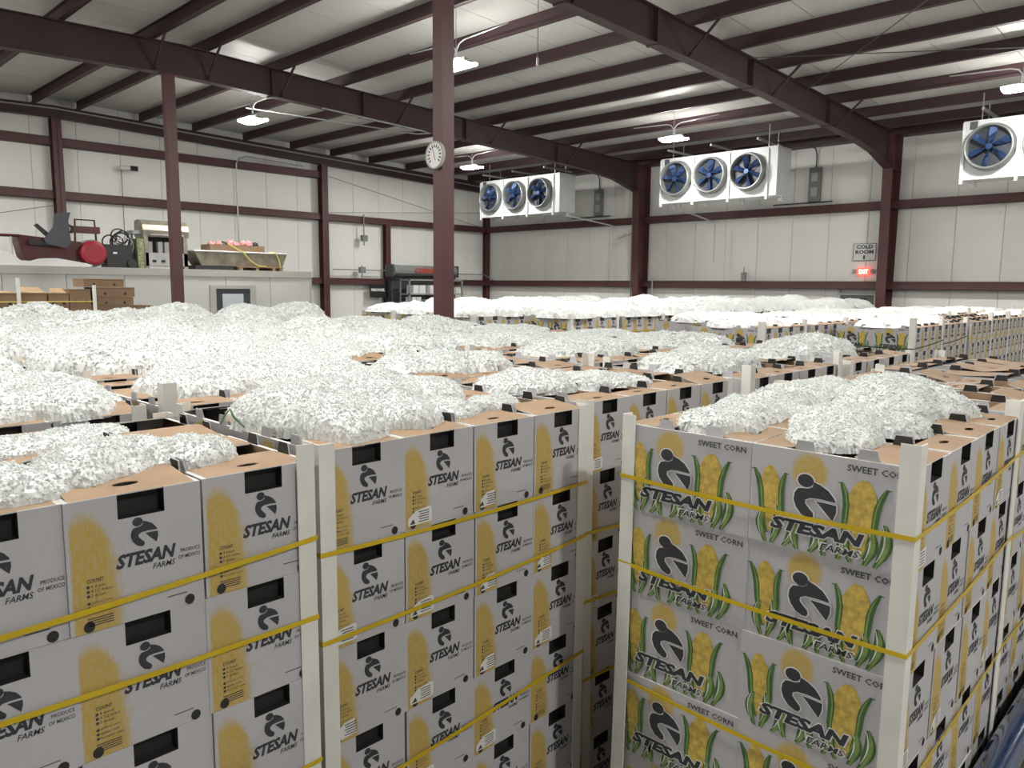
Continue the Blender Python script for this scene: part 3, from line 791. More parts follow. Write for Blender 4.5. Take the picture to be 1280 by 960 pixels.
# ------------------------------------------------------------------ corner boards
def board(x, y, qx, qy, ztop, lab, fl=.046, z0=.125, tilt=0.0, m=BOARD):
    """L-shaped board around a stack corner; qx,qy = direction of the corner"""
    b = MB(); t = .004; o = .003
    cx, cy = x+qx*o, y+qy*o
    n = 6
    def off(z): return tilt*(1-(z-z0)/(ztop-z0))**2
    for i in range(n):
        za, zb = z0+(ztop-z0)*i/n, z0+(ztop-z0)*(i+1)/n
        for (x0, x1, y0, y1) in ((cx-qx*fl, cx+qx*t, cy, cy+qy*t), (cx, cx+qx*t, cy-qy*fl, cy)):
            xa, xb = sorted((x0, x1)); ya, yb = sorted((y0, y1))
            vs = []
            for z in (za, zb):
                d = off(z)
                vs += [(xa+d, ya, z), (xb+d, ya, z), (xb+d, yb, z), (xa+d, yb, z)]
            fs = [(0,1,5,4),(1,2,6,5),(2,3,7,6),(3,0,4,7)]
            if i == 0: fs.append((0,3,2,1))
            if i == n-1: fs.append((4,5,6,7))
            b.raw(vs, fs)
    return tag(b.build('corner_board', m), lab, 'corner board', 'white corner boards on the stacks')
CN = {(-1, -1): 'near left', (1, -1): 'near right', (-1, 1): 'far left', (1, 1): 'far right'}
for k, (sx, sy) in STACKS.items():
    for (qx, qy), cn in CN.items():
        x = sx if qx < 0 else sx+SX; y = sy if qy < 0 else sy+SY
        p = random.choice((.01, .02, .03, .05))
        if k == 'D': p = {(-1, -1): .06, (-1, 1): .03, (1, -1): .06, (1, 1): .05}[(qx, qy)]
        elif k == (0, 0): p = {(1, -1): .045}.get((qx, qy), .015)
        elif k == (0, 1): p = {(-1, -1): .02, (1, -1): .01, (-1, 1): .03, (1, 1): .03}[(qx, qy)]
        elif k == (0, 2): p = {(1, 1): .07}.get((qx, qy), .01)
        elif k == (0, 3): p = {(-1, -1): .07, (1, -1): .075}.get((qx, qy), .05)
        elif k == (1, 0): p = {(1, 1): .055, (1, -1): .025}.get((qx, qy), .02)
        elif k == (1, 1): p = {(-1, -1): .09, (-1, 1): .06}.get((qx, qy), .03)
        elif isinstance(k, tuple) and k[0] >= 3: p = random.choice((.02, .04))
        hidden = isinstance(k, tuple) and k[0] >= 4
        if hidden and (qx, qy) != (1, -1): continue
        if isinstance(k, tuple) and k[0] >= 1 and random.random() < .3 and k not in ((1, 0), (1, 1)): continue
        board(x, y, qx, qy, ZT+p, 'white corner board at %s corner of %s' % (cn, sname(k)), z0=.125 if (k in FULL) else 1.2,
              tilt=.035 if (k == (0, 2) and (qx, qy) == (-1, -1)) else (-.03 if (k == 'D' and (qx, qy) == (-1, 1)) else 0))
for nm, q, sx, sy in FAR:
    if nm in ('third aisle',): continue
    qs = [(1, -1)] + ([(-1, -1)] if q == 0 else [])
    for qx, qy in qs:
        x = sx if qx < 0 else sx+SX
        board(x, sy, qx, qy, ZT+random.choice((.05, .08, .12) if 'aisle' in nm else (.03, .06)), 'white corner board at %s corner of %s row stack %s' % (CN[(qx, qy)], nm, ORD[q]), fl=.06, z0=.2 if 'aisle' in nm else 1.2)
# ------------------------------------------------------------------ straps
def strap(k, zl, zr, lab, zb=None, m=STRAP, wd=.013):
    """closed band round a stack: zl / zr heights at the left and right end of the -Y face, zb at the far corners"""
    if isinstance(k, tuple) and len(k) == 2 and isinstance(k[0], float): sx, sy = k
    else: sx, sy = STACKS[k]
    o = .0085; x0, x1, y0, y1 = sx-o, sx+SX+o, sy-o, sy+SY+o; zb = zb if zb is not None else (zl+zr)/2
    cor = [(x0, y0, zl), (x1, y0, zr), (x1, y1, zr), (x0, y1, zb)]
    b = MB(); t = .0012
    pts = []
    for i in range(4):
        a, c = cor[i], cor[(i+1) % 4]
        for j in range(10):
            s = j/10; pts.append((a[0]+(c[0]-a[0])*s, a[1]+(c[1]-a[1])*s, a[2]+(c[2]-a[2])*s - .010*math.sin(math.pi*s)))
    n = len(pts); cx, cy = (x0+x1)/2, (y0+y1)/2
    vs = []
    for p in pts:
        d = Vector((p[0]-cx, p[1]-cy)); 
        qx = (1 if p[0] > cx else -1)*t if abs(abs(p[0]-cx)-(x1-x0)/2) < 1e-6 else 0
        qy = (1 if p[1] > cy else -1)*t if abs(abs(p[1]-cy)-(y1-y0)/2) < 1e-6 else 0
        vs += [(p[0], p[1], p[2]-wd/2), (p[0], p[1], p[2]+wd/2), (p[0]+qx, p[1]+qy, p[2]+wd/2), (p[0]+qx, p[1]+qy, p[2]-wd/2)]
    fs = []
    for i in range(n):
        j = (i+1) % n
        for e in range(4): fs.append((i*4+e, i*4+(e+1) % 4, j*4+(e+1) % 4, j*4+e))
    b.raw(vs, fs)
    return tag(b.build('strap', m), lab, 'strap', 'packing straps round the stacks')
for k, lst in {(0, 0): [(1.59, 1.637), (1.44, 1.423), (1.0, 1.02)], (0, 1): [(1.555, 1.555), (1.30, 1.345), (.80, .88)], (0, 2): [(1.32, 1.28), (1.035, .99), (.7, .66)],
               'E': [(1.69, 1.66), (1.36, 1.30), (.93, .9)]}.items():
    for n, (a, c) in enumerate(lst): strap(k, a, c, 'yellow packing strap, %s from top, round the %s' % (ORD[n], sname(k)))
strap('D', 1.660, 1.705, 'yellow packing strap, first from top, round the corn-picture front stack', 1.665)
strap('D', 1.345, 1.40, 'yellow packing strap, second from top, round the corn-picture front stack', 1.365)
strap('D', .93, .965, 'yellow packing strap, third from top, round the corn-picture front stack', .955)
for nm, q, sx, sy in FAR:
    if nm in ('near aisle',) and q < 2: strap((sx, sy), 1.6, 1.66, 'dark green packing strap round near aisle row stack %s' % ORD[q], 1.62, m=mat('green_strap', (.03, .06, .03), .5))
    elif nm in ('far block front', 'near aisle') and q < 5: strap((sx, sy), 1.62, 1.62, 'yellow packing strap round %s row stack %s' % (nm, ORD[q]))
# ------------------------------------------------------------------ crushed ice
RNG = np.random.default_rng(11)
def smooth_noise(X, Y, seed, f):
    r = np.random.default_rng(seed); out = np.zeros_like(X)
    for o in range(6):
        a = r.uniform(0, 2*np.pi, 2); k = f*(1.35**o); th = r.uniform(0, np.pi)
        out += np.sin(k*(X*np.cos(th)+Y*np.sin(th))+a[0])*np.cos(k*(X*np.sin(th)-Y*np.cos(th))*.8+a[1])/(1+.35*o)
    return out/3
def ice(lumps, lab, z0=ZT+.004, seed=0, rough=1.0):
    """lumps: (cx, cy, rx, ry, rot_deg, h). One heap of crushed ice as a jittered height field"""
    cxs = [l[0] for l in lumps]; cys = [l[1] for l in lumps]
    d = math.hypot(min(cxs), min(cys)); res = min(.06, max(.0065, .0031*d))
    m = max(max(l[2], l[3]) for l in lumps)*1.15
    x = np.arange(min(l[0]-max(l[2], l[3])*1.15 for l in lumps), max(l[0]+max(l[2], l[3])*1.15 for l in lumps)+res, res)
    y = np.arange(min(l[1]-max(l[2], l[3])*1.15 for l in lumps), max(l[1]+max(l[2], l[3])*1.15 for l in lumps)+res, res)
    X, Y = np.meshgrid(x, y, indexing='ij')
    wx = X+.05*smooth_noise(X, Y, seed+1, 9); wy = Y+.05*smooth_noise(X, Y, seed+2, 9)
    Z = np.full_like(X, -.1); acc = np.zeros_like(X)
    for cx, cy, rx, ry, rot, h in lumps:
        a = math.radians(rot); dx, dy = wx-cx, wy-cy
        u = (dx*math.cos(a)+dy*math.sin(a))/rx; v = (-dx*math.sin(a)+dy*math.cos(a))/ry
        q = 1-(u*u+v*v)
        hz = np.where(q > 0, h*np.sign(q)*np.abs(q)**.55, q*.1)
        acc += np.maximum(hz, 0)**4
        Z = np.maximum(Z, hz)
    Z = np.where(acc > 0, np.maximum(Z, acc**.25), Z)
    Z = Z + .022*smooth_noise(X, Y, seed+3, 14)*np.clip(Z/.05, 0, 1)*rough + .006*smooth_noise(X, Y, seed+4, 55)*np.clip(Z/.03, 0, 1)
    r = np.random.default_rng(seed+9)
    live = Z > 0
    j = min(res, .022)
    Zj = np.where(live, Z + r.normal(0, (.12 if d < 7 else .22)*j, Z.shape), -.012)
    Zj = np.where(live & (Zj < .001), .001, Zj)
    Xj = X+r.uniform(-.38, .38, X.shape)*res; Yj = Y+r.uniform(-.38, .38, X.shape)*res
    nx, ny = X.shape
    keep = live[:-1,:-1] | live[1:,:-1] | live[:-1,1:] | live[1:,1:]
    ii, jj = np.nonzero(keep)
    idx = lambda a, c: a*ny+c
    F = np.stack([idx(ii, jj), idx(ii+1, jj), idx(ii+1, jj+1), idx(ii, jj+1)], 1)
    # split quads into random triangles so that the facets glint like chips
    flip = r.random(len(F)) < .5
    T = np.where(flip[:, None], F[:, [0, 1, 2, 0, 2, 3]], F[:, [0, 1, 3, 1, 2, 3]]).reshape(-1, 3)
    used = np.unique(T); rem = np.full(nx*ny, -1); rem[used] = np.arange(len(used))
    V = np.stack([Xj.ravel(), Yj.ravel(), Zj.ravel()], 1)[used]
    T = rem[T]; nb = len(T)
    if d < 9:      # loose chips lying all over the heap
        cs = min(.020, max(.0072, .0025*d))
        area = live.sum()*res*res; nch = int(area/(cs*cs)*.95)
        li = np.flatnonzero(live.ravel()); pick = li[r.integers(0, len(li), nch)]
        C = np.stack([X.ravel()[pick]+r.uniform(-.5, .5, nch)*res, Y.ravel()[pick]+r.uniform(-.5, .5, nch)*res, np.maximum(Z.ravel()[pick], 0)+r.uniform(-.25, .35, nch)*cs], 1)
        base = np.array([(1,0,0),(-1,0,0),(0,1,0),(0,-1,0),(0,0,1),(0,0,-1)], float)
        sc = r.uniform(.45, 1.0, (nch, 1, 3))*cs*.72
        A = r.normal(size=(nch, 3)); A /= np.linalg.norm(A, axis=1)[:, None]; B = r.normal(size=(nch, 3)); B -= A*(A*B).sum(1)[:, None]; B /= np.linalg.norm(B, axis=1)[:, None]
        R = np.stack([A, B, np.cross(A, B)], 1)
        P = np.einsum('nij,njk->nik', base[None]*sc+r.normal(0, .12, (nch, 6, 3))*cs*.5, R)+C[:, None, :]
        tri = np.array([(0,2,4),(2,1,4),(1,3,4),(3,0,4),(2,0,5),(1,2,5),(3,1,5),(0,3,5)])
        T = np.concatenate([T, (tri[None]+(np.arange(nch)*6)[:, None, None]+len(V)).reshape(-1, 3)])
        V = np.concatenate([V, P.reshape(-1, 3)])
    o0 = np.array([V[:,0].mean(), V[:,1].mean(), 0])
    V = V-o0
    me = bpy.data.meshes.new('ice_heap'); me.from_pydata(V.tolist(), [], T.tolist()); me.materials.append(ICEB); me.materials.append(ICE)
    mi = np.ones(len(T), dtype=np.int32); mi[:nb] = 0; me.polygons.foreach_set('material_index', mi); me.update()
    o = bpy.data.objects.new('ice_heap', me); COL.objects.link(o); o.location = (o0[0], o0[1], z0)
    return tag(o, lab, 'ice', 'heaps of crushed ice on the corn boxes')
H_ = [
 ('small heap of crushed ice at the lower left frame edge', [(.22, 1.93, .25, .21, 0, .055), (.38, 1.86, .14, .13, 0, .05)]),
 ('long low heap of crushed ice along the left front stack', [(.60, 1.93, .16, .15, 20, .065), (.76, 1.97, .2, .14, 10, .055)]),
 ('thin scatter of crushed ice at the back of the left front stack', [(.50, 2.36, .2, .12, 0, .028), (.70, 2.40, .14, .11, 0, .03), (.25, 2.4, .2, .15, 0, .05)]),
 ('wide heap of crushed ice on second row, left frame edge', [(.55, 3.1, .42, .30, 0, .11), (.82, 3.1, .22, .34, 0, .10), (.3, 3.3, .3, .3, 0, .12)]),
 ('heap of crushed ice on third row, left frame edge', [(.55, 4.22, .45, .42, 0, .16), (.2, 4.3, .4, .4, 0, .15)]),
 ('big smooth heap of crushed ice behind two white boards, third row', [(1.55, 4.28, .45, .38, 0, .18), (1.95, 4.25, .40, .40, 0, .16), (1.25, 4.4, .2, .3, 0, .12)]),
 ('broad heap of crushed ice on second row right of the tall board', [(1.50, 3.28, .34, .30, 20, .12), (1.85, 3.25, .38, .36, 0, .13), (2.05, 3.0, .2, .2, 0, .07)]),
 ('largest front heap of crushed ice on the middle front stack', [(1.32, 2.22, .20, .32, 0, .12), (1.55, 2.30, .28, .26, 0, .12), (1.30, 1.96, .13, .15, 0, .085), (1.52, 2.02, .15, .16, 0, .07), (1.85, 2.38, .25, .22, 0, .09)]),
 ('small tongue of crushed ice at the middle stack front edge', [(1.72, 2.0, .12, .12, 0, .05)]),
 ('small round heap of crushed ice near the gap, middle stack', [(1.98, 2.02, .11, .10, 0, .045)]),
 ('low heap of crushed ice on the shaded stack right of the gap', [(2.50, 2.32, .24, .22, 0, .075), (2.76, 2.22, .22, .16, 0, .055), (2.95, 2.12, .15, .12, 0, .04)]),
 ('long heap of crushed ice behind the shaded stack', [(2.55, 3.10, .28, .26, 20, .10), (2.85, 3.1, .30, .22, 0, .085)]),
 ('heap of crushed ice on fourth stack of the front row', [(3.78, 2.28, .26, .26, 0, .09), (4.05, 2.3, .30, .25, 0, .11)]),
 ('heap of crushed ice on fifth stack of the front row', [(4.95, 2.25, .25, .24, 0, .09), (5.22, 2.2, .36, .28, 0, .13)]),
 ('heap of crushed ice on fourth stack of the second row', [(3.9, 3.35, .30, .25, 0, .085), (4.2, 3.3, .35, .28, 0, .095)]),
 ('heap of crushed ice on fifth stack of the second row', [(5.0, 3.25, .30, .30, 0, .10), (5.35, 3.2, .40, .28, 0, .085)]),
 ('left front heap of crushed ice on the corn-picture stack', [(2.27, 1.25, .15, .14, 0, .07), (2.46, 1.25, .17, .13, 0, .065), (2.62, 1.2, .12, .11, 0, .045)]),
 ('heap of crushed ice behind the front right corner board', [(2.30, .88, .17, .13, 0, .06), (2.52, .93, .20, .15, 0, .075), (2.60, .82, .12, .1, 0, .05)]),
 ('back left heap of crushed ice on the corn-picture stack', [(2.92, 1.28, .22, .15, 0, .085), (3.08, 1.2, .14, .14, 0, .09)]),
 ('tallest heap of crushed ice on the corn-picture stack', [(2.96, .95, .20, .19, 0, .125), (3.06, .86, .13, .17, 0, .10)]),
 ('low heap of crushed ice on stack at right frame edge', [(3.8, 1.2, .22, .16, 0, .05)]),
]
for i, (lab, l) in enumerate(H_): ice(l, lab, seed=100+i*17)
sd = 900
for (r, c) in STACKS if False else [k for k in STACKS if isinstance(k, tuple)]:
    if r < 2 or (r, c) in ((2, 0), (2, 1)): continue
    sx, sy = STACKS[(r, c)]; sd += 13; rr = random.Random(sd)
    hb = (.12, .17, .19, .21)[r-2]
    if c == 4: hb = .05
    if c == 3 and r == 2: hb = .075
    if c == 3 and r == 4: hb = .11
    mode = rr.randint(0, 2)
    if mode == 0: l = [(sx+.34, sy+.44, .38, .36, 0, hb*rr.uniform(.75, 1.0)), (sx+.84, sy+.46, .38, .36, 0, hb*rr.uniform(1.0, 1.25))]
    elif mode == 1: l = [(sx+.57, sy+.45, .58, .36, rr.uniform(-6, 6), hb*rr.uniform(1.0, 1.25)), (sx+.25, sy+.40, .30, .30, 0, hb*.8)]
    else: l = [(sx+.28, sy+.42, .32, .33, 0, hb*rr.uniform(.9, 1.2)), (sx+.62, sy+.5, .34, .34, 0, hb*rr.uniform(.7, .9)), (sx+.92, sy+.44, .30, .36, 0, hb*rr.uniform(.9, 1.2))]
    ice(l, 'heap of crushed ice covering the %s' % sname((r, c)), seed=sd)
for nm, q, sx, sy in FAR:
    sd += 13; rr = random.Random(sd); blk = 'block' in nm
    if nm == 'near aisle' and q > 1 and rr.random() < .45: continue
    hb = (.20 if blk else .09)*rr.uniform(.75, 1.25)
    k = 1.12 if blk else .85
    l = [(sx+.28, sy+.42+rr.uniform(-.08, .08), .36*k, .40*k, 0, hb*rr.uniform(.75, 1.1)), (sx+.85+rr.uniform(-.1, .1), sy+.46+rr.uniform(-.08, .08), .40*k, .40*k, 0, hb*rr.uniform(.8, 1.2))]
    ice(l, 'heap of crushed ice on %s row stack %s' % (nm, ORD[q]), seed=sd, rough=1.6)
# a scrap of green husk on the ice
b = MB()
leaf3 = [(1.02, 2.19, ZT+.03), (1.03, 2.185, ZT+.055), (1.045, 2.178, ZT+.075), (1.053, 2.168, ZT+.05), (1.075, 2.15, ZT+.02)]
b.tube(leaf3, [.002, .004, .003, .004, .002], 5)
tag(b.build('corn_husk', GREENL), 'scrap of green corn husk stuck beside the front ice heap', 'husk')
# ------------------------------------------------------------------ ceiling lamps
def lamp(x, y, lab, zb=5.98):
    t = thing('led_lamp', lab, 'lamp', (x, y, zb), 'LED lamps hung under the roof')
    b = MB(); b.box(x-.10, x+.10, y-.30, y+.30, zb+.055, zb+.10); b.build('housing', LGREY, t)
    for s in (-1, 1):
        b = MB(); b.box(x-.04, x+.04, y+s*.15-.1, y+s*.15+.1, zb+.1, zb+.14); b.build('driver', LGREY, t)
        b = MB(); xa, xc = (x-.21, x-.01) if s < 0 else (x+.01, x+.21)
        za, zc = (zb+.035, zb+.005) if s < 0 else (zb+.005, zb+.035)
        b.raw([(xa, y-.29, za), (xc, y-.29, zc), (xc, y+.29, zc), (xa, y+.29, za), (xa, y-.29, za+.04), (xc, y-.29, zc+.045), (xc, y+.29, zc+.045), (xa, y+.29, za+.04)],
              [(0,1,2,3),(7,6,5,4),(0,4,5,1),(1,5,6,2),(2,6,7,3),(3,7,4,0)], 1)
        b.m[0] = 0; b.m[1] = 2; b.m[2] = 0; b.m[4] = 0; b.m[5 if s < 0 else 3] = 0
        b.build('diffuser', [LAMPW, LGREY, LAMPU], t)
    b = MB(); zt = roof_z(x)+.02
    b.tube([(x, y, zb+.10), (x, y, roof_z(x)+.236)], .006, 5); b.build('hanger_rod', GALV, t); b = MB()
    b.tube([(x, y-.02, zb+.14), (x, y-.02, zb+.30), (x, y-.08, zb+.38), (x, y-.2, zb+.42), (x, y-1.2, min(zb+.46, zt))], .012, 6); b.build('conduit', GALV, t)
    b = MB(); b.tube([(x, y+.02, zb+.14), (x, y+.02, zb+.30), (x, y+.08, zb+.38), (x, y+.2, zb+.42), (x, y+1.2, min(zb+.46, zt))], .012, 6); b.build('conduit', GALV, t)
LAMPS = {'right': [(16.75, -3.6), (16.62, 3.42), (16.68, 10.69), (16.57, 17.8)], 'centre': [(9.2, -3.6), (9.6, 3.3), (8.85, 9.9), (8.7, 16.5)],
         'left': [(1.4, -3.6), (1.4, 3.4), (1.4, 10.3), (1.4, 17.0)], 'added_leftmost': [(-6.1, 3.4), (-6.1, 10.3), (-6.1, 17.0)]}  # leftmost row is unseen, added to brighten the left-facing box sides
for n, lst in LAMPS.items():
    for (x, y), q in zip(lst, ('nearest', 'second nearest', 'third', 'farthest')):
        lamp(x, y, 'bright LED lamp, %s in the %s row of lamps' % (q, n), 5.84)
# ------------------------------------------------------------------ evaporators
def evaporator(y0, y1, lab, nf=3):
    F, Bk, z0, z1 = 18.5, 19.25, 4.60, 5.78
    t = thing('evaporator', lab, 'cooling unit', ((F+Bk)/2, (y0+y1)/2, z0), 'cooling units along the right wall')
    b = MB(); b.box(F, Bk, y0, y1, z0, z1); b.box(F-.015, F+.02, y0, y1, z0-.02, z0+.03); b.box(F-.012, F, y0-.01, y0+.22, z0, z1); b.build('casing', EVW, t)
    L = y1-y0-.22; st = L/nf; cz = (z0+z1)/2+.02
    for i in range(nf):
        cy = y0+.22+st*(i+.5); R = .46
        q = MB(); q.lathe([(R+.0, 0), (R+.02, -.03), (R-.01, -.20), (R-.035, -.205), (R-.05, -.19), (R-.06, .0)], (F, cy, cz), (1, 0, 0), 32); fn = q.build('fan_cowl', COWL, t, True)
        q = MB(); q.lathe([(R-.06, 0), (.001, 0)], (F-.02, cy, cz), (1, 0, 0), 32); q.build('fan_throat', EVD, fn)
        q = MB(); q.lathe([(.001, -.03), (.06, -.03), (.075, .02), (.075, .06)], (F-.13, cy, cz), (1, 0, 0), 16); q.build('fan_hub', EVB, fn)
        ph = random.uniform(0, 1)
        for j in range(6):
            a = ph+j*math.pi/3; q = MB(); pts = []
            for r, wd, tw in ((.07, .05, .06), (.2, .10, .05), (.32, .13, .035), (.385, .11, .03)):
                for s in (-1, 1):
                    aa = a+s*wd/r*.5 if r > .1 else a+s*.3
                    pts.append((F-.11+s*tw, cy+r*math.cos(aa), cz+r*math.sin(aa)))
            q.raw(pts, [(0,1,3,2),(2,3,5,4),(4,5,7,6)]); o = q.build('fan_blade', EVB, fn)
            o.modifiers.new('thick', 'SOLIDIFY').thickness = .006
    for i in range(nf+1):
        y = y0+.24+st*i if i < nf else y1-.03
        b = MB(); b.box(F-.05, F+.0, y-.03, y+.03, z0-.10, z1-.04); b.build('front_strut', EVW, t)
    for i in range(nf+1):
        y = y0+.1+(y1-y0-.25)*i/nf
        b = MB(); b.box(F+.45, F+.53, y-.04, y+.04, z0-.12, z0); b.build('foot', EVW, t)
    for x in (F+.12, Bk-.12):
        for y in (y0+.3, y1-.3):
            b = MB(); b.tube([(x, y, z1), (x, y, roof_z(x)+.05)], .012, 6); b.build('hanger_rod', GALV, t)
    for i in range(3):
        y = y0+.4+i*(y1-y0-.8)/2
        b = MB(); b.box(F-.3, Bk+.3, y-.025, y+.025, z1+.14, z1+.19); b.build('hanger_channel', GALV, t)
    b = MB(); b.box(F-.02, F+.05, y1-.26, y1-.12, z1-.18, z1-.02); b.build('junction_box', DGREY, t)
    return t
evaporator(8.86, 12.22, 'white three-fan cooling unit in the middle, between the two wall columns')
evaporator(15.9, 19.42, 'white three-fan cooling unit nearest the wall corner')
evaporator(1.45, 4.80, 'white cooling unit cut off by the right frame edge')
def drain(pts, lab):
    b = MB(); b.tube(pts, .022, 8); tag(b.build('drain_pipe', EVW), lab, 'pipe')
drain([(19.0, 15.95, 4.6), (19.0, 15.95, 4.50), (21.25, 15.95, 4.34), (21.33, 15.95, 4.34), (21.33, 15.95, 2.52)], 'white drain pipe from the far cooling unit down the wall')
drain([(19.0, 11.9, 4.6), (19.0, 11.9, 4.46), (21.25, 12.1, 4.26), (21.33, 12.1, 4.26), (21.33, 12.1, 3.05)], 'white drain pipe from the middle cooling unit down the wall')
def disconnect(y, z0, z1, lab, x=21.645):
    t = thing('switch_box', lab, 'switch box', (x, y, z0), 'grey switch boxes beside the cooling units')
    bx('cabinet', GREYP, t, x-.12, x, y-.16, y+.16, z0, z1)
    for zc in (.28, .72):
        z = z0+(z1-z0)*zc; bx('switch_cover', LGREY, t, x-.14, x-.12, y-.09, y+.09, z-.12, z+.12)
    b = MB(); b.tube([(x-.05, y, z1), (x-.05, y, z1+.35), (x-.15, y, z1+.5), (x-.5, y, z1+.52)], .02, 6); b.build('conduit', DGREY, t)
    b = MB(); b.tube([(x-.05, y, z0), (x-.05, y, z0-.02), (x-.05, y-.5, z0-.02), (x-.05, y+1.2, z0-.02)], .015, 6); b.build('conduit', DGREY, t)
disconnect(16.75, 4.72, 5.60, 'grey switch box right of the far cooling unit')
disconnect(9.2, 4.70, 5.62, 'grey switch box right of the middle cooling unit')
# ------------------------------------------------------------------ right wall fittings
xw = XW+.23
def sign_cold():
    y0, y1, z0, z1 = 7.47, 8.06, 3.05, 3.51; x = xw
    t = thing('wall_sign', 'white COLD ROOM 1 sign above the red exit sign', 'sign', (x, (y0+y1)/2, z0))
    bx('plate', SIGNW, t, x-.01, x, y0, y1, z0, z1)
    b = MB(); k = .012
    for a in ((y0, y1, z0, z0+k), (y0, y1, z1-k, z1), (y0, y0+k, z0, z1), (y1-k, y1, z0, z1)): b.box(x-.013, x-.01, *a)
    b.build('border', INK, t)
    b = MB(); f = lambda u, v: (x-.0125, y1-u*(y1-y0), z0+v*(z1-z0))
    put_text(b, 'COLD', f, .14, .86, .70, .92, 0, .04); put_text(b, 'ROOM', f, .10, .90, .40, .62, 0, .04); put_text(b, '1', f, .46, .54, .09, .32, 0, .03)
    b.build('lettering', INK, t)
sign_cold()
t = thing('exit_sign', 'lit red EXIT sign with two small lamp heads above the door', 'exit sign', (xw, 7.74, 2.64))
bx('housing', EXITR, t, xw-.06, xw, 7.58, 7.90, 2.66, 2.86)
b = MB(); f = lambda u, v: (xw-.062, 7.90-u*.32, 2.66+v*.20); put_text(b, 'EXIT', f, .12, .88, .2, .8, 0, .03); b.build('lettering', mat('exit_lettering', (1, .75, .7), .5, emit=2.0), t)
for y in (7.50, 7.98):
    b = MB(); b.lathe([(.05, 0), (.06, -.08), (.04, -.1), (.001, -.1)], (xw-.01, y, 2.77), (1, 0, 0), 12); b.build('lamp_head', LGREY, t)
t = thing('door_1', 'dark grey exit door with a white notice, top showing above the ice', 'door', (xw, 7.87, 0)); t['kind'] = 'structure'
lf = bx('door_leaf', mat('door_dark', (.10, .105, .10), .5), t, xw-.03, xw, 7.42, 8.32, .0, 2.13)
for a in ((7.37, 7.42, 0, 2.2), (8.32, 8.39, 0, 2.27), (7.42, 8.32, 2.13, 2.2)): bx('door_frame', LGREY, t, xw-.07, xw, *a)
bx('window_pane', GLASSD, lf, xw-.035, xw-.028, 7.62, 8.15, 1.75, 2.05)
bx('notice', SIGNW, lf, xw-.042, xw-.036, 7.80, 8.10, 1.96, 2.04)
t = thing('wall_outlet', 'small grey outlet box above the low girt, right wall', 'outlet', (XW-.02, 11.1, 2.5))
bx('box', GREYP, t, XW-.1, XW-.02, 11.02, 11.16, 2.5, 2.75); b = MB(); b.tube([(XW-.06, 11.09, 2.75), (XW-.06, 11.09, 2.9)], .02, 6); b.build('conduit', GALV, t)
for y, z0, z1, lab in ((14.3, 0.0, 2.6, 'pair of thin pipes rising right of the far column'), (15.15, 0.0, 5.3, 'tall grey conduit left of the far wall column')):
    b = MB(); b.tube([(XW-.05, y, z0), (XW-.05, y, z1)], .025, 6)
    tag(b.build('wall_pipe', GREYP if z1 > 4 else GALV), lab, 'pipe')
t = thing('wall_camera', 'small security camera beside the far column', 'camera', (XW-.05, 15.4, 4.0))
b = MB(); b.tube([(XW-.05, 15.15, 4.05), (XW-.05, 15.35, 4.0)], .02, 6); b.build('bracket', LGREY, t)
b = MB(); b.tube([(XW-.1, 15.35, 4.02), (XW-.3, 15.55, 3.88)], .045, 8); b.build('camera_body', LGREY, t)
# ------------------------------------------------------------------ left wall fittings
rod('conduit', None, None, .022, GALV, 'thin steel conduit dropping from the roof behind the trough', 'conduit',
    pts=[(13.2, YW-.2, 5.95), (11.35, YW-.17, 6.02), (11.15, YW-.1, 5.95), (11.08, YW-.045, 5.8), (11.08, YW-.045, 2.6)])
rod('conduit', None, None, .02, GALV, 'long steel conduit along the end-wall rafter', 'conduit', pts=[(x, YW-.17, gable_bottom(x)+.2) for x in (2, 6.3, 10, 14, 18, 21)])
rod('conduit', None, None, .016, GALV, 'steel conduit along the far rafter by the left lamp', 'conduit',
    pts=[(9.3, 14.62, 5.98), (12.0, 14.6, 5.9), (12.4, 14.8, 5.93), (12.3, 15.2, 5.95), (8.9, 17.2, 6.3)])
rod('conduit', None, None, .02, GREYP, 'horizontal conduit above the low girt left of the rolling door', 'conduit', pts=[(14.3, YW-.08, 2.78), (16.4, YW-.08, 2.78)])
rod('conduit', None, None, .02, GREYP, 'horizontal conduit right of the rolling door', 'conduit', pts=[(19.3, YW-.08, 2.72), (21.2, YW-.08, 2.72), (21.5, YW-.3, 2.5)])
for x, z, lab in ((15.45, 2.68, 'small grey junction box above the low girt, left wall'), (15.55, 3.75, 'grey hanging socket under the middle girt')):
    t = thing('junction_box', lab, 'junction box', (x, YW-.1, z))
    bx('box', GREYP, t, x-.1, x+.1, YW-.16, YW-.02, z, z+.2); b = MB()
    b.tube([(x, YW-.08, z+.2), (x, YW-.08, z+(.9 if z > 3 else .25))], .02, 6); b.tube([(x, YW-.08, z), (x, YW-.08, z-.15)], .02, 6); b.build('conduit', GREYP, t)
t = thing('wall_camera', 'white security camera on the left wall under the top girt', 'camera', (7.9, YW-.1, 5.2))
b = MB(); b.tube([(7.85, YW+.2, 5.32), (7.85, YW-.15, 5.32)], .05, 8); b.build('mount', SIGNW, t)
b = MB(); b.tube([(7.8, YW-.15, 5.30), (8.02, YW-.2, 5.30)], .06, 8); b.build('camera_body', SIGNW, t)
b = MB(); b.tube([(8.02, YW-.2, 5.30), (8.2, YW-.24, 5.30)], .065, 8); b.build('lens_hood', BLACK, t)
b = MB(); b.tube([(7.9, YW+.1, 5.25), (7.9, YW+.1, 2.6)], .008, 5); b.build('cable', DGREY, t)
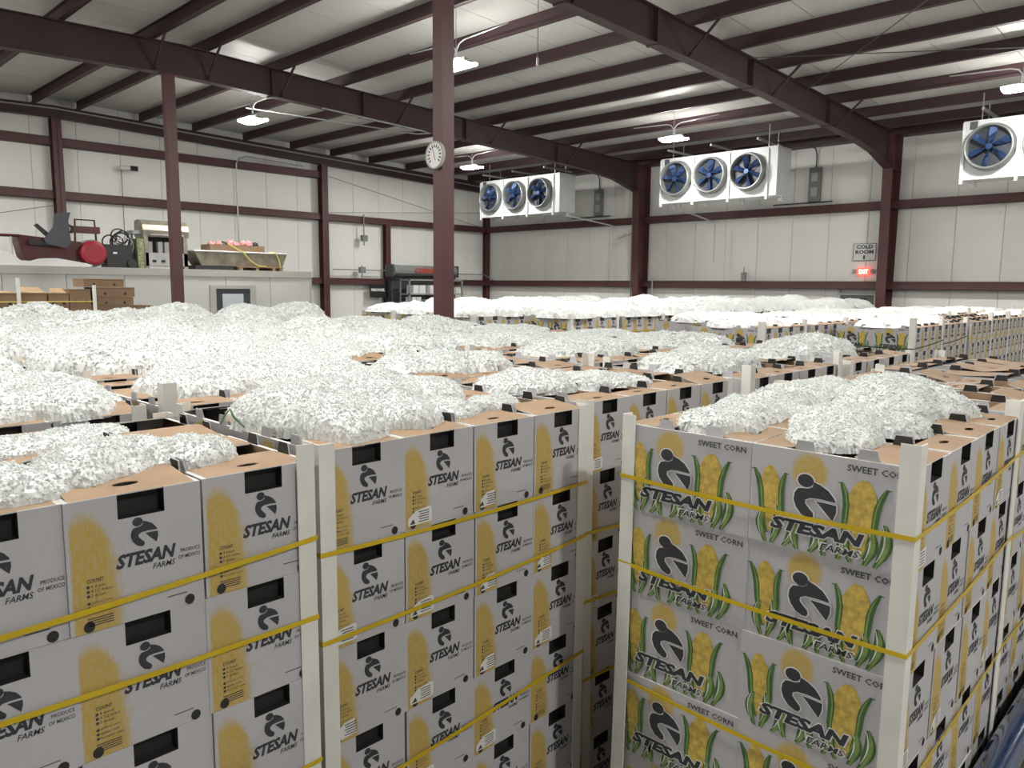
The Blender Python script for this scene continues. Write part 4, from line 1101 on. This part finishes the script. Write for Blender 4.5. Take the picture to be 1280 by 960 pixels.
# rolling door with its shelf rack
t = thing('rolling_door', 'grey rolling door hood lettered CORNELL on the left wall', 'rolling door', (18, YW-.1, 0))
b = MB(); yb = YW-.02; prof = [(0, 2.62), (-.30, 2.62), (-.42, 2.70), (-.45, 2.80), (-.42, 2.92), (-.30, 2.98), (0, 2.98)]
b.prism(prof, lambda a, c, s: (s, yb+a, c), 16.55, 19.45); b.build('hood', GREYP, t)
for x in (16.45, 19.45):
    bx('end_plate', DGREY, t, x, x+.06, yb-.46, yb, 2.58, 3.0)
    bx('guide', BLACK, t, x, x+.12, yb-.2, yb, 0, 2.6)
b = MB(); put_text(b, 'CORNELL', lambda u, v: (17.42+u*1.2, yb-.462, 2.71+v*.18), 0, 1, 0, 1, 0, .05); b.build('lettering', REDT, t)
for i in range(20):
    b = MB(); z = .02+i*.13; b.box(16.57, 19.45, yb-.06, yb-.02, z, z+.12); b.build('slat', DGREY, t)
t = thing('shelf_rack', 'steel shelf rack of white parcels below the rolling door hood', 'rack', (17.9, YW-.7, 0))
for x in (16.75, 19.2):
    for y in (YW-1.0, YW-.5): bx('post', GALV, t, x, x+.05, y, y+.05, 0, 2.5)
for z in (1.2, 1.62, 1.95, 2.44): bx('shelf', GALV, t, 16.75, 19.25, YW-1.0, YW-.45, z, z+.05)
for i, (x, z, wd, h) in enumerate(((16.95, 2.0, .55, .28), (17.7, 2.0, .7, .28), (18.55, 2.0, .3, .2), (18.95, 2.0, .2, .22), (16.9, 1.67, .4, .2), (17.6, 1.67, .3, .12), (18.5, 1.67, .35, .2))):
    p = thing('parcel', 'white parcel on the %s rack shelf, %s from left' % ('upper' if z > 1.8 else 'lower', ORD[i if i < 4 else i-4]), 'parcel', (x+wd/2, YW-.8, z), 'parcels on the shelf rack')
    b = MB(); b.box(x, x+wd, YW-.98, YW-.6, z, z+h); b.build('body', SHEET, p)
    bx('tape', LGREY, p, x+wd*.4, x+wd*.5, YW-.984, YW-.596, z, z+h+.004)
t = thing('notice_board', 'black sign with white lettering left of the rolling door', 'sign', (16.1, YW-.1, 1.75))
bx('plate', BLACK, t, 15.76, 16.42, YW-.1, YW-.07, 1.85, 2.31)
b = MB(); put_text(b, 'PERSONNEL', lambda u, v: (15.80+u*.58, YW-.105, 2.06+v*.1), 0, 1, 0, 1, 0, .04); b.build('lettering', SIGNW, t)
# ------------------------------------------------------------------ grey cold room and what stands on it
YR = 17.6; XR0, XR1, ZR = -4.0, 10.73, 2.60
t = thing('cold_room', 'grey panelled cold room with flat roof at the left wall', 'room', (3.4, 19.9, 0)); t['kind'] = 'structure'
bx('room_body', JOINT, t, XR0, XR1-.02, YR+.03, YW-.2, 0, ZR-.02)
n = 13; st = (XR1-XR0)/n
for i in range(n):
    x0 = XR0+i*st
    segs = [(x0+.006, x0+st-.006, 0)]
    if x0 < 9.2 and x0+st > 8.06:
        segs = []
        if x0 < 8.04: segs.append((x0+.006, 8.06, 0))
        if x0+st > 9.22: segs.append((9.2, x0+st-.006, 0))
        segs.append((max(x0+.006, 8.06), min(x0+st-.006, 9.2), 2.24))
    for sa, sb, z0 in segs: bx('panel', ROOMW, t, sa, sb, YR, YR+.03, z0, ZR-.16)
bx('roof_trim', ROOMT, t, XR0, XR1+.02, YR-.03, YR+.06, ZR-.16, ZR)
bx('roof_deck', ROOMT, t, XR0, XR1, YR+.06, YW-.2, ZR-.02, ZR)
bx('corner_trim', ROOMT, t, XR1-.03, XR1+.02, YR-.02, YR+.06, 0, ZR-.16)
d = thing('door_2', 'cold room door with dark frame and window, top above the ice', 'door', (8.63, YR, 0)); d['kind'] = 'structure'
for a in ((8.06, 8.2, 0, 2.16), (9.05, 9.2, 0, 2.16), (8.06, 9.2, 2.16, 2.24)): bx('door_frame', ROOMT, d, a[0], a[1], YR-.04, YR+.03, a[2], a[3])
lf = bx('door_leaf', mat('door_navy', (.035, .045, .05), .4), d, 8.2, 9.05, YR-.01, YR+.02, .02, 2.16)
bx('window_pane', mat('pane_light', (.45, .5, .52), .15), lf, 8.36, 8.88, YR-.018, YR-.008, 1.4, 2.04)
for x0, x1 in ((XR0, 8.06), (9.2, XR1)):
    pass
ZS = ZR
# stainless grill
gx, gy = 6.85, 18.1
t = thing('barbecue_grill', 'stainless barbecue grill with open hood on the cold room roof', 'grill', (gx+.45, gy+.25, ZS))
b = MB(); b.box(gx, gx+.95, gy, gy+.5, ZS+.06, ZS+.36); b.build('cabinet', STAIN, t)
for i in range(4):
    x = gx+.14+i*.2; bx('vent_slot', BLACK, t, x, x+.09, gy-.004, gy+.002, ZS+.14, ZS+.20)
for x in (gx, gx+.88): bx('side_panel', STAIND, t, x-.02, x+.07, gy, gy+.5, ZS, ZS+.78)
bx('back_panel', BLACK, t, gx+.07, gx+.88, gy+.45, gy+.5, ZS+.36, ZS+.72)
for x, wd in ((gx+.15, .12), (gx+.4, .1), (gx+.55, .2)): bx('burner_tray', SHEET, t, x, x+wd, gy+.3, gy+.42, ZS+.36, ZS+.62)
b = MB(); prof = [(0, .72), (-.02, .86), (.02, .98), (.12, 1.07), (.3, 1.1), (.48, 1.07), (.5, .72)]
b.prism([(a, c) for a, c in prof], lambda a, c, s: (s, gy+a, ZS+c), gx-.04, gx+.99); b.build('hood', STAIND, t)
b = MB(); b.tube([(gx+.1, gy-.02, ZS+.74), (gx+.1, gy-.06, ZS+.76), (gx+.85, gy-.06, ZS+.76), (gx+.85, gy-.02, ZS+.74)], .015, 6); b.build('hood_handle', GALV, t)
b = MB(); b.box(gx-.24, gx-.02, gy+.05, gy+.4, ZS+.76, ZS+.84); b.box(gx-.22, gx-.18, gy+.2, gy+.24, ZS, ZS+.76); b.build('side_shelf', GREYP, t)
o = bx('gas_bag', mat('green_bag', (.20, .22, .12), .7, vary=.7, vscale=25), None, gx-.17, gx-.03, gy+.0, gy+.28, ZS, ZS+.66); tag(o, 'green and white printed sack under the grill side shelf', 'sack')
# red machine
mx_, my = 4.35, 18.1
t = thing('red_machine', 'dark red wheeled machine with a round drum on the cold room roof', 'machine', (mx_+.8, my+.2, ZS))
b = MB(); b.prism([(.15, .0), (1.2, .0), (1.2, .5), (.9, .52), (.0, .60), (.08, .2)], lambda a, c, s: (mx_+a, s, ZS+.03+c), my, my+.45); b.build('hopper', RED, t)
b = MB(); b.tube([(mx_+.05, my, ZS+.6), (mx_-.35, my, ZS+.6), (mx_-.45, my, ZS+.5), (mx_-.45, my, ZS+.1), (mx_-.2, my, ZS+.04)], .03, 8); b.build('frame_rail', RED, t)
b = MB(); b.tube([(mx_-.1, my, ZS+.6), (mx_-.1, my, ZS)], .025, 8); b.build('frame_leg', LGREY, t)
b = MB(); b.lathe([(.001, -.2), (.2, -.2), (.25, -.16), (.26, -.05), (.26, .1)], (mx_+1.38, my, ZS+.30), (0, 1, 0), 24); b.build('drum', REDB, t)
b = MB(); b.lathe([(.255, 0), (.29, -.02), (.29, .1)], (mx_+1.42, my+.08, ZS+.30), (0, 1, 0), 24); b.build('drum_ring', LGREY, t)
b = MB(); b.tube([(mx_+1.1, my+.1, ZS+.5), (mx_+1.12, my+.1, ZS+1.0), (mx_+1.5, my+.1, ZS+1.0), (mx_+1.52, my+.1, ZS+.5)], .022, 8); b.build('handle_bar', RED, t)
bx('control_box', RED, t, mx_+1.05, mx_+1.58, my+.02, my+.2, ZS+.72, ZS+.86)
b = MB(); b.prism([(.55, .45), (.9, .38), (1.0, .5), (.97, .95), (1.02, 1.12), (.72, 1.08), (.68, .8), (.5, .55)], lambda a, c, s: (mx_+a-.05, s, ZS+c), my-.16, my-.12); b.build('blade', mat('blade_grey', (.05, .055, .065), .5), t)
b = MB(); b.prism([(.3, .82), (.36, .86), (.62, .62), (.56, .55)], lambda a, c, s: (mx_+a, s, ZS+c), my-.1, my-.06); b.build('blade', BLACK, t)
bx('engine', BLACK, t, mx_+.2, mx_+.75, my-.1, my+.0, ZS+.42, ZS+.54)
b = MB(); b.tube([(mx_+.97, my-.1, ZS+.7), (mx_+1.02, my-.1, ZS+.82), (mx_+.92, my-.1, ZS+.86)], .03, 6); b.build('lever', BLACK, t)
# black bin of cable coils
cx = 6.15
t = thing('cable_bin', 'black bin heaped with coiled cables between drum and grill', 'bin', (cx+.15, 18.2, ZS))
b = MB(); b.prism([(-.14, 0), (.34, 0), (.38, .5), (-.18, .5)], lambda a, c, s: (cx+a, s, ZS+c), 18.0, 18.4); b.build('bin_body', BLACK, t)
bx('bin_label', SIGNW, t, cx-.02, cx+.06, 17.995, 18.0, ZS+.3, ZS+.34)
for i in range(7):
    rr = random.Random(i); r0 = rr.uniform(.12, .2); ox, oz = rr.uniform(-.05, .3), rr.uniform(.45, .75); tl = rr.uniform(-.6, .6)
    b = MB(); b.tube([(cx+ox+r0*math.cos(a), 18.15+.1*math.sin(tl)*math.sin(a)+.02*i, ZS+oz+r0*math.sin(a)) for a in np.linspace(0, 2*math.pi, 17)[:-1]], .016, 6, closed=True)
    b.build('cable_coil', BLACK if i != 2 else LGREY, t)
b = MB(); b.tube([(cx+.36, 17.95, ZS+.1), (cx+.36, 18.0, ZS+.1)], .1, 14); b.build('wheel', BLACK, t)
# trough on pallet with crate
t = thing('wooden_pallet', 'small wooden pallet under the steel trough on the cold room', 'pallet', (9.6, 18.3, ZS), 'pallets on the cold room roof')
for x in (9.0, 9.45, 9.9, 10.1): bx('block', PALW, t, x, x+.08, 18.0, 18.7, ZS, ZS+.08)
for y in (17.98, 18.3, 18.6): bx('deck_board', PALW, t, 8.95, 10.2, y, y+.12, ZS+.08, ZS+.10)
bx('skid', BLACK, t, 7.95, 8.9, 18.05, 18.65, ZS, ZS+.10)
t = thing('steel_trough', 'long worn steel trough lying on a pallet', 'trough', (9.1, 18.3, ZS+.1))
b = MB(); za, zb = ZS+.105, ZS+.44
b.raw([(8.1,18.05,za),(10.2,18.05,za),(10.2,18.6,za),(8.1,18.6,za),(7.9,17.98,zb),(10.3,17.98,zb),(10.3,18.68,zb),(7.9,18.68,zb)], [(0,3,2,1),(4,5,6,7),(0,1,5,4),(1,2,6,5),(2,3,7,6),(3,0,4,7)]); b.build('body', STAIND, t)
b = MB(); b.tube([(7.9,17.98,zb),(10.3,17.98,zb),(10.3,18.68,zb),(7.9,18.68,zb)], .02, 6, closed=True); b.build('rim', SHEET, t)
bx('cover', SHEET, t, 7.93, 10.27, 18.0, 18.66, zb-.01, zb+.015)
t = thing('wooden_crate', 'shallow wooden crate on top of the steel trough', 'crate', (9.0, 18.3, zb+.015))
for a in ((8.32, 9.72, 18.05, 18.07), (8.32, 9.72, 18.53, 18.55)): bx('side_board', KBOX, t, *a, zb+.016, zb+.17)
for x in (8.32, 9.70): bx('end_board', KBOX, t, x, x+.02, 18.07, 18.53, zb+.016, zb+.17)
bx('bottom_board', KBOX, t, 8.34, 9.70, 18.07, 18.53, zb+.016, zb+.03)
for i in range(8):
    rr = random.Random(50+i); x = 8.45+i*.155; r0 = rr.uniform(.08, .12); z = zb+.16+rr.uniform(-.02, .06)
    b = MB(); b.lathe([(.001, -r0), (r0*.7, -r0*.7), (r0, 0), (r0*.8, r0*.6), (r0*.3, r0*.95), (.001, r0)], (x, 18.22+rr.uniform(-.05, .1), z), (rr.uniform(-.3, .3), rr.uniform(-.3, .3), 1), 10)
    tag(b.build('cloth_bundle', PINK if i not in (2, 7) else BLACK, None, True), '%s cloth bundle in the wooden crate, %s from left' % ('pink' if i not in (2, 7) else 'black', ORD[i]), 'bundle', 'cloth bundles in the crate')
for lab, pts in (('yellow rope hanging over the middle of the trough', [(8.75, 18.02, zb+.2), (8.85, 17.95, zb+.12), (9.1, 17.95, zb+.0), (9.3, 17.96, zb-.2), (9.5, 17.97, zb-.32), (9.7, 17.97, zb-.33)]),
                 ('yellow rope hanging over the right end of the trough', [(9.85, 18.1, zb+.03), (9.95, 17.95, zb+.02), (10.05, 17.95, zb-.15), (10.1, 17.97, zb-.33)])):
    b = MB(); b.tube(pts, .014, 6); tag(b.build('rope', YROPE), lab, 'rope')
# white sheets and pipes at the left
b = MB(); pr = [(-.3, 0), (1.35, 0), (1.42, .03), (1.3, .07), (.75, .16), (.5, .15), (.3, .09), (.1, .10), (-.1, .26), (-.25, .28), (-.35, .12), (-.4, 0)]
b.prism(pr, lambda a, c, s: (mx_+a-.15, s, ZS+.002+c), 17.68, 17.98); tag(b.build('folded_sheet', SHEET), 'crumpled white sheet at the front of the cold room roof', 'sheet')
t = thing('pipe_bundle', 'bundle of white and grey pipes at the left frame edge', 'pipes', (3.6, 18.3, ZS))
for i in range(5):
    b = MB(); z = ZS+.06+.09*i; b.tube([(2.2, 18.2+.05*(i % 2), z), (4.0, 18.2+.05*(i % 2), z+.02)], .05, 8); b.build('pipe', (SHEET, LGREY, KBOX)[i % 3], t)
# ------------------------------------------------------------------ brown cartons behind the ice
def carton(x0, x1, y0, z0, z1, lab, flap=0, m=KBOX):
    t = thing('brown_carton', lab, 'carton', ((x0+x1)/2, y0+.2, z0), 'brown cartons behind the ice')
    y1 = y0+.42
    b = MB(); b.box(x0, x1, y0, y1, z0, z1-.004); b.build('body', m, t)
    b = MB(); b.box(x0-.004, x1+.004, y0-.004, y1+.004, z1-.004, z1); b.build('lid', KBOXL, t)
    for u in (.25, .75):
        b = MB(); b.face([(x0+(x1-x0)*u+.018*math.cos(a), y0-.002, (z0+z1)/2-.02+.018*math.sin(a)) for a in np.linspace(0, 2*math.pi, 11)[:-1]]); b.build('vent_hole', BLACK, t)
    if flap:
        b = MB(); b.raw([(x0+.02, y0, z1), (x1-.02, y0, z1), (x1-.05, y0+.13, z1+flap), (x0+.06, y0+.16, z1+flap), (x0+.02, y0, z1+.004), (x1-.02, y0, z1+.004), (x1-.05, y0+.13, z1+flap+.005), (x0+.06, y0+.16, z1+flap+.005)], [(0,1,2,3),(7,6,5,4),(0,4,5,1),(1,5,6,2),(2,6,7,3),(3,7,4,0)]); b.build('open_flap', KBOXL, t)
YC = 11.0
for z0, z1, q in ((1.92, 2.145, 'top'), (1.68, 1.91, 'lower')):
    for x0, x1, n, fl in ((2.02, 2.30, 'first', 0), (2.31, 2.60, 'second', .02), (2.63, 2.93, 'third', .07), (2.95, 3.18, 'fourth', .06), (3.19, 3.44, 'fifth', 0)):
        dz = .05 if (n == 'fifth' and q == 'top') else 0
        carton(x0, x1, YC, z0, z1+dz, 'brown carton, %s from left in %s layer behind the ice' % (n, q), fl if q == 'top' else 0)
carton(3.42, 4.22, YC+.02, 1.72, 1.98, 'wide brown carton at the bottom right of the carton stack')
carton(3.52, 3.98, YC+.02, 1.985, 2.09, 'flat brown carton with white labels, second from top at right')
carton(3.50, 4.00, YC+.02, 2.095, 2.22, 'long brown carton second from top of the right stack')
carton(3.38, 3.88, YC+.05, 2.225, 2.33, 'flat brown carton topmost of the right stack')
bx_ = [('first', 2.60), ('second', 3.46)]
for n, x in bx_:
    b = MB(); b.box(x, x+.04, YC-.03, YC-.01, 1.2, 2.33 if n == 'first' else 2.25); tag(b.build('corner_board', BOARD), 'white post in front of brown cartons, %s from left' % n, 'corner board', 'white posts before the cartons')
b = MB(); b.box(2.0, 3.46, YC-.012, YC-.008, 2.03, 2.045); tag(b.build('strap', YROPE), 'pale yellow strap across the brown cartons', 'strap')
o = bx('carton_base', KBOX, None, 1.9, 4.25, YC, YC+.9, 0, 1.675); tag(o, 'lower brown carton load hidden behind the ice', 'carton')
# ------------------------------------------------------------------ thermometer on the near column
tx, ty, tz = 6.15-.088-.012, 7.1, 3.80
t = thing('dial_thermometer', 'round white dial thermometer on the near maroon column', 'thermometer', (tx, ty, tz-.16))
AX = (-1, 0, 0)
b = MB(); b.lathe([(.150, 0), (.160, .01), (.160, .045), (.148, .055), (.140, .045)], (tx, ty, tz), AX, 36); b.build('rim', LGREY, t, True)
b = MB(); b.lathe([(.145, .0), (.145, .04), (.001, .04)], (tx, ty, tz), AX, 36); b.build('dial_face', SIGNW, t)
b = MB()
for i in range(13):
    a = math.radians(-40+i*260/12); c, s = math.cos(a), math.sin(a)
    for rr0, rr1, ww in ((.085, .118, .010), (.125, .138, .003)):
        b.face([(tx-.042, ty+c*r-s*w_, tz+s*r+c*w_) for r, w_ in ((rr0, -ww), (rr1, -ww), (rr1, ww), (rr0, ww))], 0)
b.build('dial_marks', INKS, t)
b = MB(); b.beam((tx-.048, ty-.02, tz-.06), (tx-.048, ty+.03, tz+.08), .006, .003); b.build('needle', REDT, t)
# ------------------------------------------------------------------ hanging sensor on the near rafter
t = thing('hanging_sensor', 'small sensor hanging on a thin wire below the near rafter', 'sensor', (9.2, 8.4, 5.65))
b = MB(); b.tube([(9.2, 8.4, roof_z(9.2)+.2), (9.2, 8.4, 5.80)], .006, 5); b.build('wire', DGREY, t)
b = MB(); b.tube([(9.2, 8.4, 5.80), (9.2, 8.4, 5.68)], .02, 8); b.build('probe', LGREY, t)
# ------------------------------------------------------------------ blue and yellow machine edge at the lower right
t = thing('machine_guard', 'glossy blue rounded beam over black and yellow panels, lower right edge', 'machine guard', (4.1, .50, 0))
b = MB(); b.tube([(2.7, .505, .64), (2.73, .505, .645), (2.8, .505, .645), (4.2, .505, .645), (5.2, .505, .645)], [.04, .052, .056, .056, .056], 18); b.build('beam', BLUEP, t, True)
b = MB(); b.box(2.76, 5.2, .47, .55, .46, .60); b.build('black_band', BLACK, t)
b = MB(); b.box(2.76, 5.2, .44, .56, .05, .46); b.build('yellow_panel', YELP, t)
for x in (2.8, 4.0, 5.1): bx('foot', BLACK, t, x, x+.08, .45, .55, 0, .05)
